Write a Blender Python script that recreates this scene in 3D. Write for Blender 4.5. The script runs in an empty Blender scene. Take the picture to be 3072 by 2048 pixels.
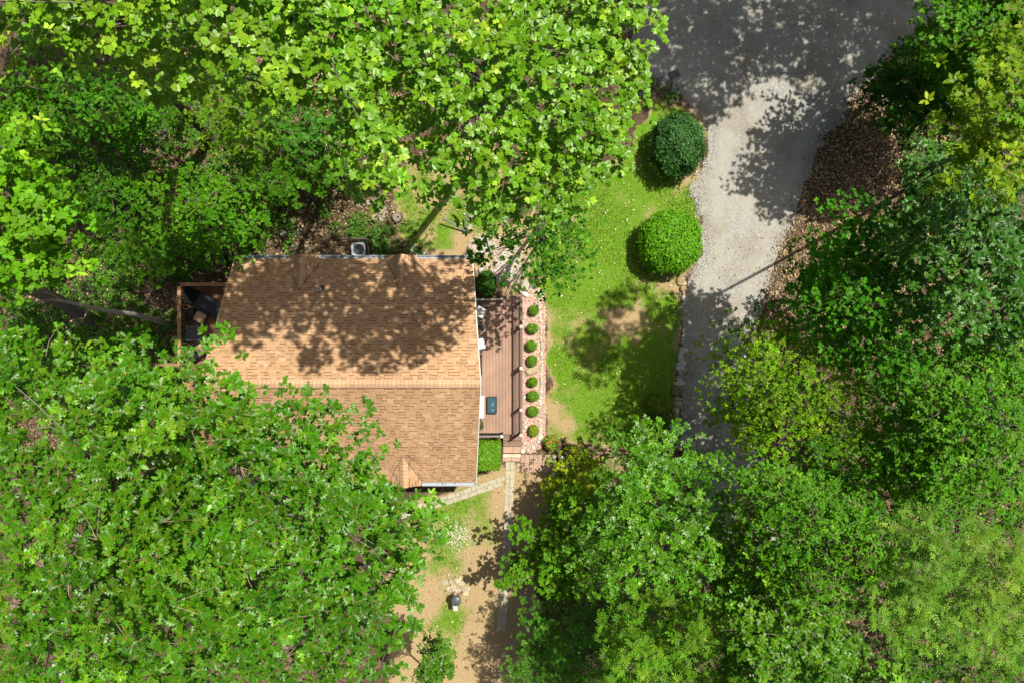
import bpy, math, random
import numpy as np
from mathutils import Vector, Matrix

SC = bpy.context.scene
COL = SC.collection
# ------------------------------------------------------------------ camera, sky, sun, exposure
H, F = 30.0, 2048.0                      # drone height above the yard (m); focal length in photo pixels
cam_d = bpy.data.cameras.new('camera'); cam = bpy.data.objects.new('camera', cam_d); COL.objects.link(cam)
cam.location = (0, 0, H); cam.rotation_euler = (0, 0, 0)
cam_d.sensor_width = 36; cam_d.lens = 24; cam_d.clip_start = .1; cam_d.clip_end = 2000
SC.camera = cam
SUNV = Vector((.38, .30, 1.0)).normalized()      # towards the sun
w = bpy.data.worlds.new('World'); SC.world = w; w.use_nodes = True
nt = w.node_tree; bg = nt.nodes['Background']
sky = nt.nodes.new('ShaderNodeTexSky'); sky.sky_type = 'NISHITA'; sky.sun_disc = False; sky.dust_density = 4.; sky.ozone_density = .6; sky.air_density = .8
sky.sun_elevation = math.asin(SUNV.z); sky.sun_rotation = math.atan2(SUNV.x, SUNV.y)
nt.links.new(sky.outputs[0], bg.inputs[0]); bg.inputs[1].default_value = .068
sun_d = bpy.data.lights.new('sun', 'SUN'); sun_d.energy = 5.0; sun_d.angle = math.radians(.55); sun_d.color = (1, .96, .90)
sun = bpy.data.objects.new('sun', sun_d); COL.objects.link(sun)
sun.rotation_euler = SUNV.to_track_quat('Z', 'Y').to_euler(); sun.location = (20, 16, 60)
SC.view_settings.view_transform = 'Standard'; SC.view_settings.look = 'None'
SC.view_settings.exposure = .42; SC.view_settings.gamma = 1
SC.view_settings.use_white_balance = True; SC.view_settings.white_balance_temperature = 6900; SC.view_settings.white_balance_tint = 4
SC.cycles.use_denoising = True
SC.cycles.max_bounces = 7; SC.cycles.diffuse_bounces = 3; SC.cycles.transmission_bounces = 5; SC.cycles.glossy_bounces = 3
SC.cycles.sample_clamp_indirect = 6

R = np.random.RandomState(7)
rnd = random.Random(11)

# ------------------------------------------------------------------ helpers
def P(u, v, z=0.):
    k = (H - z) / F
    return ((u - 1536) * k, (1024 - v) * k, z)

def smooth(a, b, x):
    t = np.clip((x - a) / (b - a), 0, 1); return t * t * (3 - 2 * t)

def terrain(x, y):
    x = np.asarray(x, float); y = np.asarray(y, float)
    z = -2.4 * smooth(14.3, 26, -x) * smooth(-14, -4, y + .0 * x)
    z = z - 1.2 * smooth(7, 18, y) * smooth(6, 12, -x)
    return z

_T = np.random.RandomState(3).rand(256, 256)
def vnoise(x, y):
    x = np.asarray(x, float); y = np.asarray(y, float)
    xi = np.floor(x).astype(int); yi = np.floor(y).astype(int); fx = x - xi; fy = y - yi
    fx = fx * fx * (3 - 2 * fx); fy = fy * fy * (3 - 2 * fy)
    g = lambda a, b: _T[a & 255, b & 255]
    return (g(xi, yi) * (1 - fx) + g(xi + 1, yi) * fx) * (1 - fy) + (g(xi, yi + 1) * (1 - fx) + g(xi + 1, yi + 1) * fx) * fy
def fbm(x, y, o=4):
    s, a, t = 0, .5, 0
    for i in range(o):
        s = s + a * vnoise(x * 2 ** i + 17 * i, y * 2 ** i + 31 * i); t += a; a *= .55
    return s / t

def pdist(poly, x, y):
    """signed distance to a polygon, positive inside"""
    p = np.asarray(poly, float); x = np.asarray(x, float); y = np.asarray(y, float)
    d = np.full(x.shape, 1e18); ins = np.zeros(x.shape, bool)
    for i in range(len(p)):
        a, b = p[i], p[(i + 1) % len(p)]; e = b - a
        t = np.clip(((x - a[0]) * e[0] + (y - a[1]) * e[1]) / max(e @ e, 1e-9), 0, 1)
        d = np.minimum(d, (x - a[0] - t * e[0]) ** 2 + (y - a[1] - t * e[1]) ** 2)
        c = (a[1] > y) != (b[1] > y)
        with np.errstate(divide='ignore', invalid='ignore'):
            xx = (b[0] - a[0]) * (y - a[1]) / (b[1] - a[1] + 1e-12) + a[0]
        ins ^= c & (x < xx)
    return np.where(ins, 1, -1) * np.sqrt(d)

def PP(pts, z=0.):
    return [P(u, v, z)[:2] for u, v in pts]

# ---- materials
def new_mat(name):
    m = bpy.data.materials.new(name); m.use_nodes = True
    return m, m.node_tree.nodes, m.node_tree.links
def ramp(N, stops):
    r = N.new('ShaderNodeValToRGB'); e = r.color_ramp.elements
    while len(e) < len(stops): e.new(.5)
    for k, (p, c) in zip(e, stops): k.position = p; k.color = (*c, 1)
    return r
def noise(N, L, scale, detail=4, rough=.55, vec=None):
    n = N.new('ShaderNodeTexNoise'); n.inputs['Scale'].default_value = scale; n.inputs['Detail'].default_value = detail
    n.inputs['Roughness'].default_value = rough
    if vec is not None: L.new(vec, n.inputs['Vector'])
    return n
def mixc(N, L, fac, a, b, mode='MIX'):
    m = N.new('ShaderNodeMix'); m.data_type = 'RGBA'; m.blend_type = mode
    for s, val in ((m.inputs[0], fac), (m.inputs[6], a), (m.inputs[7], b)):
        if isinstance(val, (int, float)): s.default_value = val
        elif isinstance(val, tuple): s.default_value = (*val, 1)
        else: L.new(val, s)
    return m.outputs[2]
def math_n(N, L, op, a, b=0.):
    m = N.new('ShaderNodeMath'); m.operation = op
    for s, val in ((m.inputs[0], a), (m.inputs[1], b)):
        if isinstance(val, (int, float)): s.default_value = val
        else: L.new(val, s)
    return m.outputs[0]
def bump(N, L, h, strength, dist, bsdf):
    b = N.new('ShaderNodeBump'); b.inputs['Strength'].default_value = strength; b.inputs['Distance'].default_value = dist
    L.new(h, b.inputs['Height']); L.new(b.outputs[0], bsdf.inputs['Normal'])

def attr_mat(name, rough=.7, spec=.3, var=.25, nscale=8., metal=0., bumpd=.004, streak=None, stain=0.):
    """colour from the piece's own Col attribute, broken up by grain and wear"""
    m, N, L = new_mat(name); b = N['Principled BSDF']
    a = N.new('ShaderNodeAttribute'); a.attribute_name = 'Col'
    g = N.new('ShaderNodeNewGeometry')
    vec = g.outputs['Position']
    if streak:
        mp = N.new('ShaderNodeMapping'); mp.inputs['Scale'].default_value = streak; L.new(vec, mp.inputs['Vector']); vec = mp.outputs[0]
    n = noise(N, L, nscale, 5, .65, vec)
    r = ramp(N, [(.25, (1 - var,) * 3), (.75, (1 + var * .6,) * 3)]); L.new(n.outputs[0], r.inputs[0])
    cc_ = mixc(N, L, 1., a.outputs[0], r.outputs[0], 'MULTIPLY')
    if stain:
        ns = noise(N, L, .7, 5, .65, g.outputs['Position']); rs_ = ramp(N, [(.35, (1 - stain,) * 3), (.65, (1 + stain * .4,) * 3)]); L.new(ns.outputs[0], rs_.inputs[0]); cc_ = mixc(N, L, 1., cc_, rs_.outputs[0], 'MULTIPLY')
    L.new(cc_, b.inputs['Base Color'])
    b.inputs['Roughness'].default_value = rough; b.inputs['Specular IOR Level'].default_value = spec; b.inputs['Metallic'].default_value = metal
    if bumpd: bump(N, L, n.outputs[0], .6, bumpd, b)
    return m

def leaf_mat(name, trans=.27, rough=.5, spec=.18, under=(1.25, 1.2, 1.45), tcol=(1.25, 1.35, .45)):
    m, N, L = new_mat(name); b = N['Principled BSDF']; out = N['Material Output']
    a = N.new('ShaderNodeAttribute'); a.attribute_name = 'Col'
    g = N.new('ShaderNodeNewGeometry')
    n = noise(N, L, 30, 2, .5, g.outputs['Position'])
    r = ramp(N, [(.3, (.85,) * 3), (.7, (1.1,) * 3)]); L.new(n.outputs[0], r.inputs[0])
    c = mixc(N, L, 1., a.outputs[0], r.outputs[0], 'MULTIPLY')
    und = mixc(N, L, 1., c, under, 'MULTIPLY')
    c2 = mixc(N, L, g.outputs['Backfacing'], c, und)
    L.new(c2, b.inputs['Base Color']); b.inputs['Roughness'].default_value = rough; b.inputs['Specular IOR Level'].default_value = spec
    t = N.new('ShaderNodeBsdfTranslucent'); L.new(mixc(N, L, 1., c, tcol, 'MULTIPLY'), t.inputs[0])
    mx = N.new('ShaderNodeMixShader'); mx.inputs[0].default_value = trans
    L.new(b.outputs[0], mx.inputs[1]); L.new(t.outputs[0], mx.inputs[2]); L.new(mx.outputs[0], out.inputs[0])
    return m

# ---- objects
def tag(o, label=None, cat=None, group=None, kind=None):
    if label: o['label'] = label
    if cat: o['category'] = cat
    if group: o['group'] = group
    if kind: o['kind'] = kind
    return o
def empty(name, loc, label=None, cat=None, group=None, rz=0, kind=None):
    o = bpy.data.objects.new(name, None); COL.objects.link(o); o.location = loc; o.rotation_euler = (0, 0, rz)
    o.empty_display_size = .2
    return tag(o, label, cat, group, kind)
def link(name, me, mat=None, parent=None, loc=(0, 0, 0)):
    if mat is not None and not me.materials: me.materials.append(mat)
    o = bpy.data.objects.new(name, me); COL.objects.link(o); o.location = loc
    if parent is not None: o.parent = parent
    return o

def np_mesh(name, V, loops, sizes, C=None):
    me = bpy.data.meshes.new(name)
    V = np.ascontiguousarray(V, np.float32); loops = np.ascontiguousarray(loops, np.int32); sizes = np.asarray(sizes, np.int32)
    me.vertices.add(len(V)); me.vertices.foreach_set('co', V.ravel())
    me.loops.add(len(loops)); me.loops.foreach_set('vertex_index', loops)
    me.polygons.add(len(sizes)); st = np.zeros(len(sizes), np.int32); st[1:] = np.cumsum(sizes)[:-1]
    me.polygons.foreach_set('loop_start', st)
    me.update(calc_edges=True); me.validate()
    if C is not None:
        at = me.attributes.new('Col', 'FLOAT_COLOR', 'POINT')
        c = np.ones((len(V), 4), np.float32); c[:, :3] = C
        at.data.foreach_set('color', c.ravel())
    me.shade_flat()
    return me

class MB:
    """collects shapes that belong to ONE part"""
    def __init__(s): s.v = []; s.f = []; s.c = []
    def add(s, vs, fs, col):
        k = len(s.v); s.v += [tuple(p) for p in vs]; s.f += [[i + k for i in f] for f in fs]; s.c += [col] * len(vs)
    def box(s, c, size, col, rz=0., ch=0., rot=None):
        hx, hy, hz = [q / 2 for q in size]; M = rot if rot is not None else Matrix.Rotation(rz, 3, 'Z'); c = Vector(c)
        if ch <= 0:
            vs = [Vector((x, y, z)) for z in (-hz, hz) for x, y in ((-hx, -hy), (hx, -hy), (hx, hy), (-hx, hy))]
            fs = [(3, 2, 1, 0), (4, 5, 6, 7)] + [(i, (i + 1) % 4, 4 + (i + 1) % 4, 4 + i) for i in range(4)]
        else:
            vs = []
            for z, d in ((-hz, ch), (-hz + ch, 0), (hz - ch, 0), (hz, ch)):
                for sx, sy in ((-1, -1), (1, -1), (1, 1), (-1, 1)):   # eight-sided ring: corners cut
                    x, y = sx * (hx - d), sy * (hy - d); q = ch * .8
                    a, b = (Vector((x, y - sy * q, z)), Vector((x - sx * q, y, z)))
                    vs += [b, a] if sx * sy < 0 else [a, b]
            # order each ring by angle
            o = []
            for r in range(4):
                ring = vs[r * 8:r * 8 + 8]; ring.sort(key=lambda p: math.atan2(p.y / hy, p.x / hx)); o += ring
            vs = o; fs = [tuple(range(7, -1, -1)), tuple(range(24, 32))]
            for r in range(3): fs += [(r * 8 + i, r * 8 + (i + 1) % 8, r * 8 + 8 + (i + 1) % 8, r * 8 + 8 + i) for i in range(8)]
        s.add([M @ p + c for p in vs], fs, col)
    def bar(s, a, b, w_, h_, col):
        a = Vector(a); b = Vector(b); d = b - a; q = d.to_track_quat('X', 'Z').to_matrix()
        s.box((a + b) / 2, (d.length, w_, h_), col, rot=q)
    def tube(s, pts, rad, col, n=6, cap=True):
        pts = [Vector(p) for p in pts]; k = len(pts); vs = []; fs = []
        if not isinstance(rad, (list, tuple)): rad = [rad] * k
        up = None
        for i, p in enumerate(pts):
            d = (pts[min(i + 1, k - 1)] - pts[max(i - 1, 0)]).normalized()
            if up is None: up = Vector((1, 0, 0)) if abs(d.x) < .8 else Vector((0, 1, 0))
            x = (up - d * up.dot(d)).normalized(); y = d.cross(x); up = x
            vs += [p + (x * math.cos(6.2832 * j / n) + y * math.sin(6.2832 * j / n)) * rad[i] for j in range(n)]
        for i in range(k - 1):
            fs += [(i * n + j, i * n + (j + 1) % n, (i + 1) * n + (j + 1) % n, (i + 1) * n + j) for j in range(n)]
        if cap: fs += [tuple(range(n - 1, -1, -1)), tuple(range((k - 1) * n, k * n))]
        s.add(vs, fs, col)
    def lathe(s, c, prof, col, n=20, close=True):
        vs = []; fs = []; c = Vector(c)
        for r, z in prof: vs += [c + Vector((r * math.cos(6.2832 * j / n), r * math.sin(6.2832 * j / n), z)) for j in range(n)]
        for i in range(len(prof) - 1):
            fs += [(i * n + j, i * n + (j + 1) % n, (i + 1) * n + (j + 1) % n, (i + 1) * n + j) for j in range(n)]
        if close: fs += [tuple(range(n - 1, -1, -1)), tuple(range((len(prof) - 1) * n, len(prof) * n))]
        s.add(vs, fs, col)
    def prism(s, poly, z0, z1, col, inset=0.):
        n = len(poly); cx = sum(p[0] for p in poly) / n; cy = sum(p[1] for p in poly) / n
        f = lambda p, z, k: (cx + (p[0] - cx) * k, cy + (p[1] - cy) * k, z)
        vs = [f(p, z0, 1) for p in poly] + [f(p, z1 - inset * .6, 1) for p in poly] + [f(p, z1, 1 - inset) for p in poly]
        fs = [tuple(range(n - 1, -1, -1)), tuple(range(2 * n, 3 * n))]
        for r in range(2): fs += [(r * n + i, r * n + (i + 1) % n, r * n + n + (i + 1) % n, r * n + n + i) for i in range(n)]
        s.add(vs, fs, col)
    def quad(s, pts, col): s.add(pts, [tuple(range(len(pts)))], col)
    def mesh(s, name):
        return np_mesh(name, np.array([tuple(p) for p in s.v]), [i for f in s.f for i in f], [len(f) for f in s.f], np.array(s.c))
    def build(s, name, mat, parent=None, loc=(0, 0, 0), smooth_=False, off=None):
        if off is not None: s.v = [(p[0] - off[0], p[1] - off[1], p[2] - off[2]) for p in s.v]
        me = s.mesh(name)
        if smooth_: me.shade_smooth()
        return link(name, me, mat, parent, loc)

def vary(c, a=.12):
    k = 1 + rnd.uniform(-a, a); return tuple(max(.004, q * k * (1 + rnd.uniform(-a, a) * .25)) for q in c)

def rock_poly(r, ar, rz, n=7, j=.22):
    pts = []
    for i in range(n):
        t = 6.2832 * (i + rnd.uniform(-.25, .25)) / n; q = r * (1 + rnd.uniform(-j, j))
        x, y = q * math.cos(t) * ar, q * math.sin(t) / ar
        pts.append((x * math.cos(rz) - y * math.sin(rz), x * math.sin(rz) + y * math.cos(rz)))
    return pts
def rock_mb(r, ar, h, col, rz=None, n=7):
    m = MB(); p = rock_poly(r, ar, rnd.uniform(0, 3.1) if rz is None else rz, n); q = [(x * .93 + .02 * r, y * .93) for x, y in p]
    k = len(p); vs = [(x * .95, y * .95, -.05) for x, y in p] + [(x, y, h * rnd.uniform(.45, .7)) for x, y in p] + [(x * .74, y * .74, h * rnd.uniform(.85, 1.08)) for x, y in p] + [(0, 0, h)]
    fs = []
    for r_ in range(2): fs += [(r_ * k + i, r_ * k + (i + 1) % k, r_ * k + k + (i + 1) % k, r_ * k + k + i) for i in range(k)]
    fs += [(2 * k + i, 2 * k + (i + 1) % k, 3 * k) for i in range(k)]
    m.add(vs, fs, col); return m

M_STONE = attr_mat('stone', .85, .25, .38, 14, bumpd=.012)
M_WOOD = attr_mat('weathered_wood', .7, .3, .3, 5, streak=(9, 1, 9), bumpd=.003)
M_DECK = attr_mat('deck_boards', .62, .3, .18, 4, streak=(10, .6, 10), bumpd=.002, stain=.2)
M_SHINGLE = attr_mat('asphalt_shingle', .93, .12, .2, 26, bumpd=.003, stain=.16)
M_METAL = attr_mat('painted_metal', .38, .5, .16, 9, bumpd=0)
M_PLASTIC = attr_mat('moulded_plastic', .4, .5, .2, 12, bumpd=.002)
M_FABRIC = attr_mat('fabric', .9, .15, .14, 40, bumpd=.002)
M_CONC = attr_mat('concrete_paver', .88, .2, .28, 11, bumpd=.004)
M_BARK = attr_mat('bark', .9, .15, .5, 9, streak=(4, 4, .8), bumpd=.03)
M_GRAVEL = attr_mat('gravel_stones', .9, .25, .12, 30, bumpd=0)
M_LITTER = attr_mat('dry_leaves', .8, .25, .2, 30, bumpd=0)
M_LEAF = leaf_mat('tree_leaf')
M_GLOSSY = leaf_mat('glossy_leaf', .24, .38, .36)
M_SHRUB = leaf_mat('shrub_leaf', .32, .5, .25)
M_GRASS = leaf_mat('grass_blade', .3, .6, .25, under=(1, 1, 1), tcol=(1.2, 1.2, .6))

# ------------------------------------------------------------------ ground and driveway
DRIVE = [(1905, -700), (1890, 60), (1900, 190), (1985, 262), (2040, 290), (2098, 340), (2128, 400), (2112, 480), (2086, 560), (2102, 660), (2100, 770), (2064, 836), (2046, 920), (2044, 1050), (2040, 1200), (2050, 1330), (2105, 1480), (2180, 1700), (2230, 2180), (2420, 2180), (2360, 1700), (2300, 1460), (2262, 1330), (2252, 1180), (2262, 1060), (2278, 960), (2310, 850), (2345, 750), (2388, 640), (2425, 540), (2470, 420), (2545, 310), (2640, 200), (2760, 100), (2850, 20), (3300, -260), (3300, -700)]
LAWN = [(1640, 560), (1770, 520), (1900, 440), (1960, 300), (2090, 345), (2115, 400), (2100, 480), (2075, 560), (2090, 660), (2088, 760), (2050, 830), (2036, 920), (2034, 1200), (2020, 1300), (1890, 1345), (1700, 1345), (1640, 1310), (1632, 880), (1600, 860), (1590, 700)]
YARD = [(1240, 1500), (1420, 1430), (1500, 1400), (1640, 1410), (1680, 1500), (1620, 1800), (1600, 2100), (1180, 2150), (1150, 1700)]
NLAWN = [(1170, 500), (1500, 440), (1530, 650), (1440, 770), (1310, 772), (1200, 700)]
GREEN = [((1330, 1540), 95, .75), ((1440, 1500), 60, .5), ((1340, 1685), 80, .6), ((1360, 1850), 60, .75), ((1470, 1600), 50, .5), ((1300, 1900), 60, .3)]
DRIVE_W = PP(DRIVE); LAWN_W = PP(LAWN); YARD_W = PP(YARD); NL_W = PP(NLAWN)
def masks(x, y):
    wob = (fbm(x * 1.1, y * 1.1) - .5) * 1.1
    g = smooth(-.25, .35, pdist(LAWN_W, x, y) + wob)
    u = x * F / H + 1536; v = 1024 - y * F / H
    # greener in the upper lawn, worn and tan lower down and along the bed
    dens = .96 - .40 * smooth(700, 1150, v)
    for (gu, gv, r, a) in ((1960, 930, 90, .5), (1980, 1190, 110, .6), (1760, 1190, 130, .42), (1880, 1060, 80, .3), (1700, 870, 70, .3), (1850, 1280, 110, .3)):
        dens = dens + a * np.exp(-((u - gu) ** 2 + (v - gv) ** 2) / r ** 2)
    for (gu, gv, r, a) in ((2055, 520, 45, .5), (2010, 850, 60, .6), (1900, 960, 70, .45), (1700, 1320, 60, .3), (1960, 620, 50, .25)):
        dens = dens - a * np.exp(-((u - gu) ** 2 + (v - gv) ** 2) / r ** 2)
    grass = g * np.clip(dens + (fbm(x * .9 + 40, y * .9) - .5) * 1.3 + (fbm(x * 3.1, y * 3.1 + 70) - .5) * .8, 0, 1)
    soil = g.copy()
    yd = smooth(-.3, .4, pdist(YARD_W, x, y) + wob)
    gy = sum(a * np.exp(-((u - c[0]) ** 2 + (v - c[1]) ** 2) / r ** 2) for c, r, a in GREEN)
    grass = np.maximum(grass, yd * np.clip(gy + .10 + (fbm(x * 1.7, y * 1.7 + 9) - .5) * .7, 0, 1) * .85)
    soil = np.maximum(soil, yd)
    nl = smooth(-.3, .4, pdist(NL_W, x, y) + wob)
    grass = np.maximum(grass, nl * np.clip(.62 + (fbm(x * 1.3, y * 1.3) - .5) * 1.1, 0, 1) * smooth(1.2, 0, -(x * 0) + smooth(740, 775, v) * 1.2))
    soil = np.maximum(soil, nl)
    soil = np.maximum(soil, smooth(-.4, .6, pdist(PP([(1380, 700), (1700, 600), (1640, 900), (1430, 900)]), x, y) + wob) * .9)
    return grass, soil

xs = np.concatenate([[-600, -300, -150, -80, -50, -35], np.arange(-25, 25.01, .24), [35, 50, 80, 150, 300, 600]])
ys = np.concatenate([[-600, -300, -150, -80, -50, -30], np.arange(-17.5, 17.51, .24), [30, 50, 80, 150, 300, 600]])
gx, gy = np.meshgrid(xs, ys); nx, ny = len(xs), len(ys)
gz = terrain(gx, gy) + (fbm(gx * .35, gy * .35) - .5) * .22 * smooth(0, 3, np.abs(gx - 0) * 0 + 2.) * (pdist(PP([(500, 700), (1700, 700), (1700, 1450), (500, 1450)]), gx, gy) < -.4) * (pdist(DRIVE_W, gx, gy) < 0)
gz = gz - .035 * (pdist(DRIVE_W, gx, gy) > .12)
G, S = masks(gx, gy)
V = np.stack([gx, gy, gz], -1).reshape(-1, 3)
idx = np.arange(nx * ny).reshape(ny, nx)
Q = np.stack([idx[:-1, :-1], idx[:-1, 1:], idx[1:, 1:], idx[1:, :-1]], -1).reshape(-1, 4)
C = np.stack([G, S, np.zeros_like(G)], -1).reshape(-1, 3)
me = np_mesh('ground', V, Q.ravel(), np.full(len(Q), 4), C); me.shade_smooth()
m, N, L = new_mat('forest_floor_and_lawn'); b = N['Principled BSDF']
a = N.new('ShaderNodeAttribute'); a.attribute_name = 'Col'; sp = N.new('ShaderNodeSeparateColor'); L.new(a.outputs[0], sp.inputs[0])
pos = N.new('ShaderNodeNewGeometry').outputs['Position']
vor = N.new('ShaderNodeTexVoronoi'); vor.inputs['Scale'].default_value = 15; L.new(pos, vor.inputs['Vector'])
lit = ramp(N, [(0, (.03, .02, .013)), (.35, (.075, .05, .032)), (.7, (.15, .105, .068)), (1, (.27, .20, .14))])
sv = N.new('ShaderNodeSeparateColor'); L.new(vor.outputs['Color'], sv.inputs[0]); L.new(sv.outputs[0], lit.inputs[0])
n1 = noise(N, L, 1.3, 5, .6, pos); n2 = noise(N, L, 22, 4, .7, pos); n3 = noise(N, L, 5, 4, .6, pos)
dirt = ramp(N, [(.3, (.045, .03, .02)), (.7, (.13, .09, .055))]); L.new(n3.outputs[0], dirt.inputs[0])
f1 = ramp(N, [(.42, (0, 0, 0)), (.56, (1, 1, 1))]); L.new(n1.outputs[0], f1.inputs[0])
floor_c = mixc(N, L, f1.outputs[0], lit.outputs[0], dirt.outputs[0])
soil = ramp(N, [(.25, (.26, .175, .085)), (.5, (.36, .26, .14)), (.8, (.50, .385, .235))]); L.new(n2.outputs[0], soil.inputs[0])
gr = ramp(N, [(.25, (.05, .13, .008)), (.5, (.11, .235, .014)), (.75, (.27, .30, .07))]); L.new(n2.outputs[0], gr.inputs[0])
sf = ramp(N, [(.35, (0, 0, 0)), (.65, (1, 1, 1))]); L.new(math_n(N, L, 'ADD', sp.outputs[1], math_n(N, L, 'MULTIPLY', math_n(N, L, 'SUBTRACT', n3.outputs[0], .5), .8)), sf.inputs[0])
c1 = mixc(N, L, sf.outputs[0], floor_c, soil.outputs[0])
gf = ramp(N, [(.38, (0, 0, 0)), (.68, (1, 1, 1))]); L.new(math_n(N, L, 'ADD', sp.outputs[0], math_n(N, L, 'MULTIPLY', math_n(N, L, 'SUBTRACT', n2.outputs[0], .5), 1.1)), gf.inputs[0])
L.new(mixc(N, L, gf.outputs[0], c1, gr.outputs[0]), b.inputs['Base Color'])
b.inputs['Roughness'].default_value = .95; b.inputs['Specular IOR Level'].default_value = .1
bump(N, L, n2.outputs[0], .8, .04, b)
tag(link('ground', me, m), kind='structure')

dx, dy = np.meshgrid(np.arange(3, 27, .22), np.arange(-19, 26, .22))
dd = pdist(DRIVE_W, dx, dy) + (fbm(dx * 1.5, dy * 1.5) - .5) * .5
keep = dd > 0; dz = .012 + .03 * smooth(0, .8, dd) + (fbm(dx * .8, dy * .8) - .5) * .03
idx = np.arange(dx.size).reshape(dx.shape)
Q = np.stack([idx[:-1, :-1], idx[:-1, 1:], idx[1:, 1:], idx[1:, :-1]], -1).reshape(-1, 4)
kq = keep.ravel()[Q].any(1); Q = Q[kq]
un, inv = np.unique(Q, return_inverse=True)
V = np.stack([dx, dy, np.where(keep, dz, -.03)], -1).reshape(-1, 3)[un]
d0 = pdist(DRIVE_W, dx, dy).ravel()[un]; lanes = np.maximum(np.exp(-((d0 - .85) / .35) ** 2), .9 * np.exp(-((d0 - 2.1) / .35) ** 2))
me = np_mesh('driveway', V, inv.ravel(), np.full(len(Q), 4), np.stack([lanes, lanes, lanes], -1)); me.shade_smooth()
m, N, L = new_mat('gravel_driveway'); b = N['Principled BSDF']
pos = N.new('ShaderNodeNewGeometry').outputs['Position']
vor = N.new('ShaderNodeTexVoronoi'); vor.inputs['Scale'].default_value = 38; L.new(pos, vor.inputs['Vector'])
sv = N.new('ShaderNodeSeparateColor'); L.new(vor.outputs['Color'], sv.inputs[0])
st = ramp(N, [(0, (.17, .165, .158)), (.4, (.275, .267, .253)), (.75, (.365, .35, .33)), (1, (.47, .455, .43))]); L.new(sv.outputs[0], st.inputs[0])
n1 = noise(N, L, .9, 5, .6, pos); n2 = noise(N, L, 40, 3, .6, pos)
fines = ramp(N, [(.3, (.29, .27, .24)), (.7, (.40, .378, .34))]); L.new(n2.outputs[0], fines.inputs[0])
ff = ramp(N, [(.38, (0, 0, 0)), (.62, (.85, .85, .85))]); L.new(n1.outputs[0], ff.inputs[0])
la = N.new('ShaderNodeAttribute'); la.attribute_name = 'Col'; sl_ = N.new('ShaderNodeSeparateColor'); L.new(la.outputs[0], sl_.inputs[0])
fmix = math_n(N, L, 'MAXIMUM', math_n(N, L, 'MULTIPLY', sl_.outputs[0], .9), math_n(N, L, 'MULTIPLY', ff.outputs[0], .6))
gc = mixc(N, L, fmix, st.outputs[0], fines.outputs[0])
n5 = noise(N, L, .55, 6, .7, pos); deb = ramp(N, [(.48, (0, 0, 0)), (.70, (.6, .6, .6))]); L.new(n5.outputs[0], deb.inputs[0])
L.new(mixc(N, L, deb.outputs[0], gc, (.19, .145, .105)), b.inputs['Base Color'])
b.inputs['Roughness'].default_value = .95; b.inputs['Specular IOR Level'].default_value = .15
bump(N, L, vor.outputs['Distance'], .5, .02, b)
tag(link('driveway', me, m), kind='structure')

BED = [(1568, 872), (1610, 860), (1634, 880), (1636, 1310), (1625, 1340), (1590, 1360), (1566, 1350)]
BED_W = PP(BED)
mb = MB(); mb.prism(BED_W, -.05, .012, (.40, .22, .18)); tag(mb.build('planting_bed', M_GRAVEL), kind='structure')

# ------------------------------------------------------------------ house
YR, ZR = -1.507, 5.50                 # ridge
YN, ZN = 3.32, 2.42                   # north eave
YS, ZS = -5.57, 2.90                  # south eave
XW = -11.2
def xe(y):                            # the east rake flares out towards the ridge
    return -1.60 + .47 * ((YN - y) / (YN - YR)) if y > YR else -1.43 + .30 * ((y - YS) / (YR - YS))
house = empty('house', (-6.4, -1.2, 0), 'brown shingle-roofed house with small gable dormers, half under the oak', 'house')
HO = (-6.4, -1.2, 0)
def hpart(mb, name, mat, parent=None, smooth_=False):
    return mb.build(name, mat, parent or house, off=HO if parent is None or parent.parent is None else (0, 0, 0), smooth_=smooth_)
# every part under the house keeps house-local coordinates; sub-parts sit under parts at the local origin
def hsub(mb, name, mat, parent):
    mb.v = [(p[0] - HO[0], p[1] - HO[1], p[2] - HO[2]) for p in mb.v]
    return mb.build(name, mat, parent)

TAN = [(.475, .295, .172), (.44, .27, .155), (.535, .345, .207), (.46, .283, .163), (.40, .24, .137), (.50, .317, .188)]
BAND = (.245, .125, .07)
mb = MB()
for (y0, z0) in ((YN, ZN), (YS, ZS)):
    t = .12
    a = [(XW, y0, z0 - .02), (xe(y0), y0, z0 - .02), (xe(YR), YR, ZR - .02), (XW, YR, ZR - .02)]
    if y0 > YR: a = a[::-1]
    lo = [(p[0], p[1], p[2] - t) for p in a]
    mb.add(a + lo, [(0, 1, 2, 3), (7, 6, 5, 4)] + [(i, 4 + i, 4 + (i + 1) % 4, (i + 1) % 4) for i in range(4)], (.30, .20, .13))
roof = hpart(mb, 'roof', M_SHINGLE)

EXPO = .132
WID = (.13, .18, .24, .31, .40)
def tab_mesh(wd, kind, shade):
    """one shingle tab, local x along the course, y up the slope, z off the roof"""
    h = .020 if kind == 'raised' else .013; m_ = MB(); c = TAN[shade]; g = .004; e = EXPO
    zt = lambda y: h - .008 * y / e
    def slab(y0, y1, col):
        m_.add([(g, y0, -.004), (wd - g, y0, -.004), (wd - g, y1, -.004), (g, y1, -.004), (g, y0, zt(y0)), (wd - g, y0, zt(y0)), (wd - g, y1, zt(y1)), (g, y1, zt(y1))],
               [(4, 5, 6, 7), (0, 1, 5, 4), (1, 2, 6, 5), (3, 0, 4, 7)], col)
    if kind == 'cut': slab(0, e * .66, c); slab(e * .66, e + .01, BAND)
    else: slab(0, e + .01, c)
    return m_
TABS = {}
def tab(wi, kind, shade):
    k = (wi, kind, shade)
    if k not in TABS:
        q = tab_mesh(WID[wi], kind, shade); me_ = q.mesh('shingle'); me_.materials.append(M_SHINGLE); TABS[k] = (q, me_)
    return TABS[k]
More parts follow.
